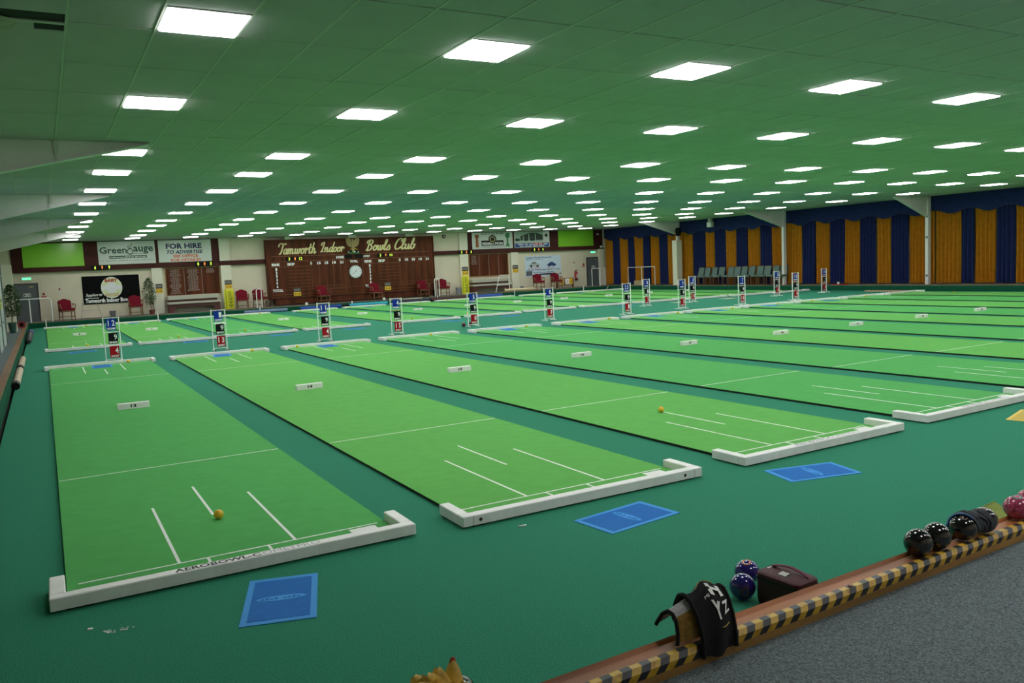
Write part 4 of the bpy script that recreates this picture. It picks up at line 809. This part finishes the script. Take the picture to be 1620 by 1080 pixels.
for q,(y0,y1) in enumerate([(27.87,34.56),(20.91,27.85),(14.1,20.89),(7.3,14.08)]):
    t=thing('pelmet','navy scalloped pelmet above the curtains '+where[q].split(',')[0],'pelmet',(27.84,(y0+y1)/2,2.9))
    L=y1-y0; ns=5
    def pf(u,v,d=0):
        hem=2.84+.075*math.cos(u*ns*2*math.pi)
        return (27.84+.006*math.sin(u*60)+d,y0+u*L,hem+(ZC-.006-hem)*v)
    mb=MB().grid(lambda u,v:pf(u,v),120,4); n=len(mb.v); mb.grid(lambda u,v:pf(u,v,.015),120,4)
    for i in range(120): mb.f.append((i,n+i,n+i+1,i+1))
    part(t,'cloth',mb.smooth(),NAVY); part(t,'hem_braid',MB().grid(lambda u,v:(pf(u,0)[0]-.004,pf(u,0)[1],pf(u,0)[2]+.03*v-.005),120,1).smooth(),mat('navy_braid',(.010,.016,.07,1),.8)); part(t,'track',MB().box(27.86,27.89,y0+.02,y1-.02,ZC-.06,ZC-.006),DARKM)
def green_chair():
    t=thing('side_chair','grey-green upholstered side chair, first from the boxed-in column','chair',(0,0,0),0,'row of grey-green chairs before the curtains',True)
    part(t,'seat',MB().bbox(-.22,.22,-.19,.19,.38,.46,.02).smooth(),TEAL)
    mb=MB(); vs=[]
    for d in (0,.05):
        vs+=[(.17+d,-.18,.45),(.17+d,.18,.45),(.27+d,.18,.84),(.27+d,-.18,.84)]
    mb.add(vs,[(0,1,2,3),(7,6,5,4),(0,4,5,1),(1,5,6,2),(2,6,7,3),(3,7,4,0)]); b_=part(t,'backrest',mb,TEAL)
    part(b_,'top_rail',MB().box(.265,.325,-.185,.185,.835,.86),TEALW)
    for sx,sy in ((-1,-1),(-1,1),(1,-1),(1,1)): part(t,'leg',MB().box(sx*.19-.02,sx*.19+.02,sy*.165-.02,sy*.165+.02,0,.39),TEALW)
    return t
g0=green_chair(); gy=[26.31,25.85,25.37,24.85,24.27,23.83,23.40,22.93,22.43,21.96,21.51,21.02]
for k,y in enumerate(gy):
    rz=random.uniform(-.06,.06)
    if k==0: g0.location=(27.46,y,ZB); g0.rotation_euler=(0,0,rz)
    else: dup(g0,(27.46+random.uniform(-.02,.02),y,ZB),rz,'grey-green upholstered side chair, %s from the boxed-in column'%ORD[k+1])
t=thing('loudspeaker','black loudspeaker hung from the boxed-in roof column','loudspeaker',(27.25,27.35,2.75)); 
mb=MB().bbox(-.14,.14,-.11,.11,-.17,.17,.015); rt=Matrix.Rotation(R(35),4,'Z')@Matrix.Rotation(R(-25),4,'Y'); mb.v=[tuple(Vector((27.25,27.45,2.92))+rt@Vector(p)) for p in mb.v]
part(t,'cabinet',mb,BLACKC); part(t,'bracket',MB().tube([(27.3,27.5,2.95),(27.47,27.74,2.95)],.02,6),DARKM)
t=thing('flood_light','small white floodlight on the navy pelmet','floodlight',(27.6,25.5,3.05)); part(t,'housing',MB().bbox(27.50,27.68,25.32,25.66,3.02,3.28,.02),mat('flood_grey',(.5,.52,.5,1),.4)); part(t,'lens',MB().box(27.485,27.50,25.36,25.62,3.05,3.24),mat('flood_lens',(.85,.86,.85,1),.2)); part(t,'bracket',MB().box(27.52,27.66,25.4,25.58,3.28,ZC),TBAR)
t=thing('cardboard_box','low beige box on the floor behind a white tubular frame','box',(27.55,31.0,ZB)); part(t,'box_body',MB().bbox(27.53,27.7,30.6,31.5,ZB,.46,.01),col('box_beige',180,160,125)); part(t,'lid_line',MB().box(27.526,27.703,30.598,31.502,.40,.41),col('box_tan',150,128,95))
t=thing('white_cup','small white cup on the bank below a navy curtain','cup',(27.4,17.95,ZB)); part(t,'cup',MB().lathe([(.04,0),(.05,.12),(.045,.12),(.035,.01)],(27.4,17.95,ZB),12),INKW); part(t,'red_cloth',MB().bbox(27.34,27.5,17.55,18.25,ZB,.245,.01),REDC)
t=thing('wooden_slat','striped wooden slat lying on the carpet by mat twenty-four','slat',(26.6,16.9,0)); part(t,'slat',MB().box(26.45,26.6,13.9,16.0,0,.05),col('slat_cream',205,185,160))
for k in range(18): part(t,'slat_stripe',MB().box(26.447,26.603,13.95+k*.115,14.0+k*.115,.001,.0515),col('slat_tan',170,125,95))

# ------------------------------------------------------------------ left side: partition, pier, plant pot things
t=thing('glazed_partition','pale glazed partition with grey frame bars beside the side walkway','partition',(-1.80,16,ZB))
part(t,'end_post',MB().box(-1.84,-1.755,19.75,19.85,ZB,ZC),GREYM)
zs=[ZB,.82,1.36,1.95,2.5,ZC]
for k in range(5):
    for j in range(4): part(t,'pane',MB().box(-1.81,-1.785,11.9+j*1.97,13.83+j*1.97,zs[k]+.02,zs[k+1]-.02),GLASS)
for k in range(6): part(t,'frame_bar',MB().box(-1.83,-1.765,11.8,19.75,zs[k]-.02 if k else ZB,zs[k]+.02 if k<5 else ZC),GREYM)
for j in range(4): part(t,'frame_post',MB().box(-1.83,-1.765,11.8+j*1.97,11.88+j*1.97,ZB,ZC),GREYM)
t=thing('yellow_notice','yellow notice stuck on the glazed partition','notice',(-1.78,18,1.2)); part(t,'notice_sheet',MB().box(-1.784,-1.779,17.9,18.9,1.15,1.42),col('notice_yellow',200,205,40)); part(t,'notice_print',MB().box(-1.7788,-1.778,18.0,18.8,1.32,1.35).box(-1.7788,-1.778,18.0,18.7,1.24,1.26),INKK)
struct('trim_14',MB().box(-2.05,-1.70,26.5,26.85,ZB,2.38),CREAMP)
t=thing('hose_reel','red and black hose reel on the walkway by the cream pier','hose reel',(-1.62,28.6,ZB)); part(t,'drum',MB().disc(-1.62,28.66,ZB+.13,.13,.13,.1,24,.55),mat('reel_red',(.25,.02,.025,1),.4)); part(t,'hub',MB().disc(-1.62,28.62,ZB+.13,.08,.08,.04,18),BLACKC); part(t,'handle',MB().tube([(-1.62,28.6,ZB+.24),(-1.62,28.6,ZB+.34)],.015,6),mat('reel_green',(.02,.07,.05,1),.5))
t=thing('dark_holdall','dark blue and black holdall lying in the side ditch by the hose reel','bag',(-1.40,25,0)); part(t,'bag_body',MB().tube([(-1.36,22.8,.075),(-1.36,23.2,.091),(-1.36,27.5,.091),(-1.36,28.0,.075)],[.05,.09,.09,.05],12).smooth(),mat('bag_black',(.012,.012,.016,1),.6)); part(t,'blue_end',MB().tube([(-1.36,27.0,.094),(-1.36,28.6,.094)],[.095,.09],12).smooth(),mat('bag_blue',(.02,.05,.22,1),.5)); part(t,'strap',MB().tube([(-1.33,23.5,.172),(-1.33,25,.20),(-1.33,26.5,.172)],.012,5),GREYM)
for y0,y1,lab in ((11.1,13.75,'beige cardboard tube in the side ditch, nearer the kerb'),(14.3,16.6,'beige cardboard tube in the side ditch, nearer the dark holdall')):
    t=thing('cardboard_tube',lab,'tube',(-1.40,(y0+y1)/2,0)); part(t,'tube_wall',MB().tube([(-1.40,y0,.062),(-1.40,y1,.062)],.06,16).smooth(),col('tube_beige',190,170,145)); part(t,'black_end',MB().tube([(-1.40,y0-.35,.062),(-1.40,y0,.062)],.061,16),BLACKC)
# chalk crumbs near mat 13
t=thing('chalk_crumbs','white chalk smear on the carpet behind mat thirteen','chalk',(-.75,-.36,0)); cm=MB(); rg=random.Random(2)
for k in range(26): a=rg.gauss(0,.03); b_=rg.gauss(0,.012); s=rg.uniform(.001,.005); cm.ball((-.73+a,-.43+b_,s*.5),s,1.6,1,.5,6,4)
part(t,'crumbs',cm,INKW)['kind']='stuff'
t=thing('paper_scrap','tiny white paper scrap beside the fender of mat thirteen','scrap',(-.84,-.33,0)); part(t,'scrap',MB().prism([(-.85,-.34),(-.83,-.345),(-.825,-.33),(-.845,-.325)],.001,.006,'z'),INKW)
t=thing('paper_scrap','tiny white paper scrap under the fender of mat fourteen','scrap',(1.66,-.27,0)); part(t,'scrap',MB().prism([(1.58,-.26),(1.64,-.27),(1.63,-.285),(1.59,-.275)],.001,.006,'z'),INKW)

# ------------------------------------------------------------------ things on and behind the near kerb
BLU=mat('bowl_blue',(.022,.012,.16,1),.12,coat=.6,spec=.6); BLK=mat('bowl_black',(.006,.005,.006,1),.12,coat=.7,spec=.6)
ORG_=mat('bowl_orange',(.65,.14,.03,1),.4); WHD=mat('bowl_white',(.75,.75,.8,1),.4); DKO=mat('bowl_dull_orange',(.22,.07,.02,1),.4); DKB=mat('bowl_dull',(.02,.017,.03,1),.4)
PNK=mat('bowl_pink',(.40,.05,.12,1),.18,.6,90,coat=.5); TRQ=mat('bowl_turquoise',(.08,.30,.28,1),.4)
bowl('bowl',1.895,-1.876,0,.063,BLU,'navy blue bowl with a dull orange emblem low on its side','navy blue bowls by the maroon case',(0,R(-8),R(55)),DKO,DKB)
bowl('bowl',2.05,-1.755,0,.063,BLU,'navy blue bowl with an orange ringed emblem on top','navy blue bowls by the maroon case',(0,R(75),R(35)),WHD,ORG_)
zt=.243
for k,(x,lab,tilt) in enumerate([(2.46,'plain glossy black bowl at the end of the kerb row',(0,0,1.2)),(2.60,'plain glossy black bowl between another black bowl and the grey cloth',(0,0,1.0)),(2.81,'glossy black bowl with the grey cloth hooked over it',(0,R(70),.8)),(2.985,'glossy black bowl half hidden behind the grey cloth',(0,R(70),.4))]):
    bowl('bowl',x,ky(x)-.046,zt,.064,BLK,lab,'black bowls on the kerb',tilt,DKB if k<2 else DKO,None)
for k,(x,dy,lab) in enumerate([(3.30,-.04,'speckled pink bowl with a turquoise emblem on the kerb'),(3.46,-.02,'speckled pink bowl behind another pink bowl')]):
    bowl('bowl',x,ky(x)+dy,zt,.064,PNK,lab,'pink bowls on the kerb',(0,R(80),.5),PNK,TRQ)
# grey cloth strip draped over the black bowls
t=thing('polishing_cloth','dark grey cloth with blue edging draped between two black bowls','cloth',(2.90,ky(2.90)-.05,zt))
xc=2.985; yc=ky(xc)-.05
def cl(u,v,d=0):                                 # v: from the carpet side over the top to the walkway side
    xa=2.752+.105*v**.9; xb=2.950+.02*v; x=xa+(xb-xa)*u; a=R(-5+220*v)
    r0=.046
    for xo in (2.81,2.985):
        q=.0625**2-(x-xo)**2
        if q>0: r0=max(r0,math.sqrt(q))
    mid=math.sin(math.pi*u); rr=r0+mid*(.006+.005*math.sin(u*17+v*6)+.003*math.sin(u*33-v*9))+d
    return (x,ky(x)-.046+rr*math.cos(a),zt+.063+rr*math.sin(a))
mb=MB().grid(lambda u,v:cl(u,v,.001),30,30); mb.grid(lambda u,v:cl(u,v,.005),30,30); part(t,'cloth',mb.smooth(),mat('cloth_grey',(.055,.060,.075,1),.85,.2,30))
part(t,'blue_edging',MB().tube([cl(.0,.02+.6*k/14,.005) for k in range(15)],.0035,5),mat('edge_blue',(.03,.16,.45,1),.6))
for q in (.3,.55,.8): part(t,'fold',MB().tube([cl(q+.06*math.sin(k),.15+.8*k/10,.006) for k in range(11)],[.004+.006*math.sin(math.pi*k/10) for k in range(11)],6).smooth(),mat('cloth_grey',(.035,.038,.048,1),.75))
t=thing('olive_cloth','folded olive green cloth on the carpet behind the black and pink bowls','cloth',(4.0,-1.85,0))
part(t,'cloth',MB().prism([(4.073,-1.747),(4.244,-1.727),(4.156,-1.863),(3.959,-1.962),(3.804,-1.962)],.0,.008,'z'),mat('olive_cloth',(.17,.21,.018,1),.8,.1,40)); part(t,'fold_edge',MB().tube([(4.07,-1.75,.008),(4.24,-1.73,.008)],.005,6),mat('olive_cloth',(.17,.21,.018,1),.8))
# maroon case
t=thing('bowls_case','dark maroon zipped bowls case with handle strap on the green carpet','case',(1.99,-2.05,0),0); MRO=mat('case_maroon',(.045,.010,.014,1),.7,.15,60,.3,200); ZIP=mat('case_black',(.006,.005,.006,1),.6)
def rrect(cx,cy,hx,hy,r,rot,z,n=6):
    out=[]
    for (sx,sy,a0) in ((1,1,0),(-1,1,90),(-1,-1,180),(1,-1,270)):
        for k in range(n+1):
            a=R(a0+90*k/n); p=Vector((sx*(hx-r)+r*math.cos(a),sy*(hy-r)+r*math.sin(a),0)); p.rotate(Matrix.Rotation(rot,3,'Z')); out.append((cx+p.x,cy+p.y,z))
    return out
def stack(rings):
    mb=MB(); n=len(rings[0]); vs=[p for r_ in rings for p in r_]
    return mb.add(vs,[tuple(range(n-1,-1,-1)),tuple((len(rings)-1)*n+i for i in range(n))]+[(k*n+i,k*n+(i+1)%n,(k+1)*n+(i+1)%n,(k+1)*n+i) for k in range(len(rings)-1) for i in range(n)])
A=(2.004,-2.05); rr_=R(4)
part(t,'body',stack([rrect(*A,.075,.118,.03,rr_,.0),rrect(*A,.080,.122,.03,rr_,.02),rrect(*A,.080,.122,.03,rr_,.122)]).smooth(),MRO)
part(t,'zip_band',stack([rrect(*A,.0825,.1245,.03,rr_,.120),rrect(*A,.0825,.1245,.03,rr_,.134)]),ZIP)
lid=part(t,'lid',stack([rrect(*A,.080,.122,.03,rr_,.134),rrect(*A,.080,.122,.03,rr_,.148),rrect(*A,.072,.114,.028,rr_,.155)]).smooth(),mat('case_lid',(.075,.014,.022,1),.7,.15,60,.3,200))
def L2(px,py,z): p=Vector((px,py,0)); p.rotate(Matrix.Rotation(rr_,3,'Z')); return (A[0]+p.x,A[1]+p.y,z)
st=MB(); 
st.grid(lambda u,v:L2(.018+.022*v,-.11+.22*u,.157+.022*math.sin(math.pi*u)),14,1); st.grid(lambda u,v:L2(.018+.022*v,-.11+.22*u,.154+.022*math.sin(math.pi*u)),14,1); part(t,'handle_strap',st.smooth(),mat('case_strap',(.11,.018,.045,1),.6))
for q in (.022,.033): part(t,'strap_piping',MB().tube([L2(q,-.10+.2*k/12,.158+.022*math.sin(math.pi*(.045+.91*k/12))) for k in range(13)],.0016,5),mat('piping_pink',(.40,.10,.20,1),.5))
part(lid,'label_patch',MB().add([L2(-.045,-.035,.1556),L2(-.005,-.035,.1556),L2(-.005,.03,.1556),L2(-.045,.03,.1556)],[(0,1,2,3)]),ZIP); part(lid,'paper_label',MB().add([L2(-.036,-.02,.1565),L2(-.004,-.02,.162),L2(-.002,.022,.162),L2(-.036,.022,.1565)],[(0,1,2,3)]),mat('paper_grey',(.55,.54,.50,1),.6))
part(lid,'white_badge',text(MB(),(9,),1.985,2.045,-1.956,-1.942,.157,face='up',bold=.03),INKW)
# black lettered wrist cloth on the kerb
t=thing('bowls_bag','black fabric bag with white letters draped over the kerb, grey and gold lining','bag',(1.12,ky(1.12)-.05,.25)); BF=mat('bag_black_fabric',(.004,.004,.005,1),.95,.2,60,sheen=.15)
bx,by=1.142,ky(1.142)-.05
prof=[(a_*.92,b_*.90) for a_,b_ in [(.115,.03),(.105,.10),(.075,.165),(.035,.196),(-.005,.185),(-.045,.145),(-.075,.085),(-.094,.02),(-.098,-.05)]]
def pr(v,k):
    v=max(0,min(.9999,v))*(len(prof)-1); i=int(v); a=v-i; p,q=prof[i],prof[i+1]; return p[k]+(q[k]-p[k])*a
def drape(u,v,d=0):                              # u along the kerb, v over the arch
    s=1-.10*abs(u-.5)*2*(u>.5)-.16*(u<.5)*abs(u-.5)*2*math.sin(math.pi*v); x=bx-.080+.168*u+.03*(v-.5)*-1; wv=.006*math.sin(u*9+v*7)
    a=pr(v,0)*(s+d); z=pr(v,1)*(s+d*.6)
    return (x,by+a+wv+KS*(x-bx),.252+z+wv)
mb=MB().grid(lambda u,v:drape(u,v),20,32); mb.grid(lambda u,v:drape(u,v,-.07),20,32); part(t,'outer_cloth',mb.smooth(),BF)
part(t,'edge_trim',MB().tube([drape(0,k/20,.0) for k in range(21)],.008,6).smooth(),BF); part(t,'edge_trim',MB().tube([drape(1,k/20,.0) for k in range(21)],.008,6).smooth(),BF)
def lining(u,v,d=0):                             # flap reaching out along the kerb
    x=bx-.185+.15*u; s=.60+.25*u; a=pr(.08+.86*v,0)*s+.012*(1-u); z=(pr(.08+.86*v,1)+.0)*s*(1+d)-.0
    return (x+.03*math.sin(math.pi*v),by+a*(1+d)+KS*(x-bx),.258+max(z,-.004))
part(t,'grey_lining',MB().grid(lambda u,v:lining(u,.06+.50*v),10,14).grid(lambda u,v:lining(u,.06+.50*v,-.06),10,14).smooth(),mat('lining_grey',(.42,.41,.43,1),.95,.15,60))
part(t,'gold_lining',MB().grid(lambda u,v:lining(u,.56+.34*v),10,12).grid(lambda u,v:lining(u,.56+.34*v,-.06),10,12).smooth(),mat('lining_gold',(.24,.13,.02,1),.9,.25,60))
part(t,'edge_trim',MB().tube([lining(0,.02+.92*k/20) for k in range(21)],.0075,6).smooth(),BF)
def on_drape(mb,s,u0,u1,v0,v1,bold=.05):
    vs,fs=glyphs(s,0,bold); return mb.add([Vector(drape(u0+a*(u1-u0),v1+b_*(v0-v1)))+Vector((0,-.003,.0035)) for a,b_ in vs],fs)
lt=MB(); on_drape(lt,'H',.52,.86,.43,.57); on_drape(lt,'Y',.45,.66,.62,.75); on_drape(lt,'Z',.70,.9,.62,.72,.03); on_drape(lt,'MI',.34,.47,.56,.59,.0)
part(t,'white_lettering',lt,INKW)
part(t,'gold_line',MB().tube([Vector(drape(.3+.5*k/8,.36-.03*math.sin(k*.5)))+Vector((0,-.002,.004)) for k in range(9)],.002,5).tube([Vector(drape(.55+.25*k/6,.80))+Vector((0,-.004,.002)) for k in range(7)],.002,5),mat('line_gold',(.45,.28,.06,1),.6))
# yellow leafy bundle and dark green bowl at the kerb's near end
YB_=mat('bundle_yellow',(.78,.56,.16,1),.7,.2,25,.3,60); RT=mat('bundle_red',(.42,.03,.02,1),.7)
fx,fy=.082,ky(.082)-.045
t=thing('yellow_bundle','crumpled yellow leafy bundle with a red leaf tip on the kerb','leafy bundle',(fx,fy,.25))
def leaf(base,tip,w_,curl,m,nm_):
    b0=Vector(base); t0=Vector(tip); d=(t0-b0); s=d.cross(cF).normalized(); nn=s.cross(d).normalized()
    f=lambda u,v,o=0: b0+d*v+s*((u-.5)*2*w_*(math.sin(math.pi*min(1,.18+v*.80))**.7))+nn*(curl*math.sin(math.pi*v)+o-.35*w_*(1-(2*u-1)**2))
    mb=MB().grid(lambda u,v:f(u,v),8,12).grid(lambda u,v:f(u,v,.004),8,12); return part(t,nm_,mb.smooth(),m)
lf=leaf((fx+.005,fy,.24),(fx+.022,fy+.02,.442),.038,.01,YB_,'leaf')
q=Vector((fx+.022,fy+.02,.442)); part(lf,'red_tip',MB().ball(q-Vector((0,0,.006)),.011,1,.6,1.4,10,6).smooth(),RT)
for bs,tp,w_,cu in [((-.02,.01,.27),(-.030,.02,.434),.040,.01),((0,-.02,.27),(0,-.05,.405),.050,.03),((-.03,0,.28),(-.080,-.01,.440),.046,.03),((-.04,-.02,.28),(-.125,-.03,.428),.05,.03),((.01,-.01,.27),(.035,-.03,.39),.034,.02),((-.03,-.04,.27),(-.06,-.07,.430),.05,.03),((-.05,.0,.27),(-.105,.03,.425),.045,.02)]:
    leaf((fx+bs[0],fy+bs[1],bs[2]),(fx+tp[0],fy+tp[1],tp[2]),w_,cu,YB_,'leaf')
part(t,'core',MB().ball((fx-.055,fy-.01,.325),.065,1.1,.9,1,14,9).smooth(),YB_)
bowl('bowl',.334,-1.975,0,.062,mat('bowl_darkgreen',(.008,.05,.045,1),.2,.5,60,coat=.4),'dark green bowl with purple emblem on the carpet behind the yellow leafy bundle','bowl by the yellow bundle',(0,R(70),-.9),mat('bowl_purple',(.30,.16,.5,1),.3),None)
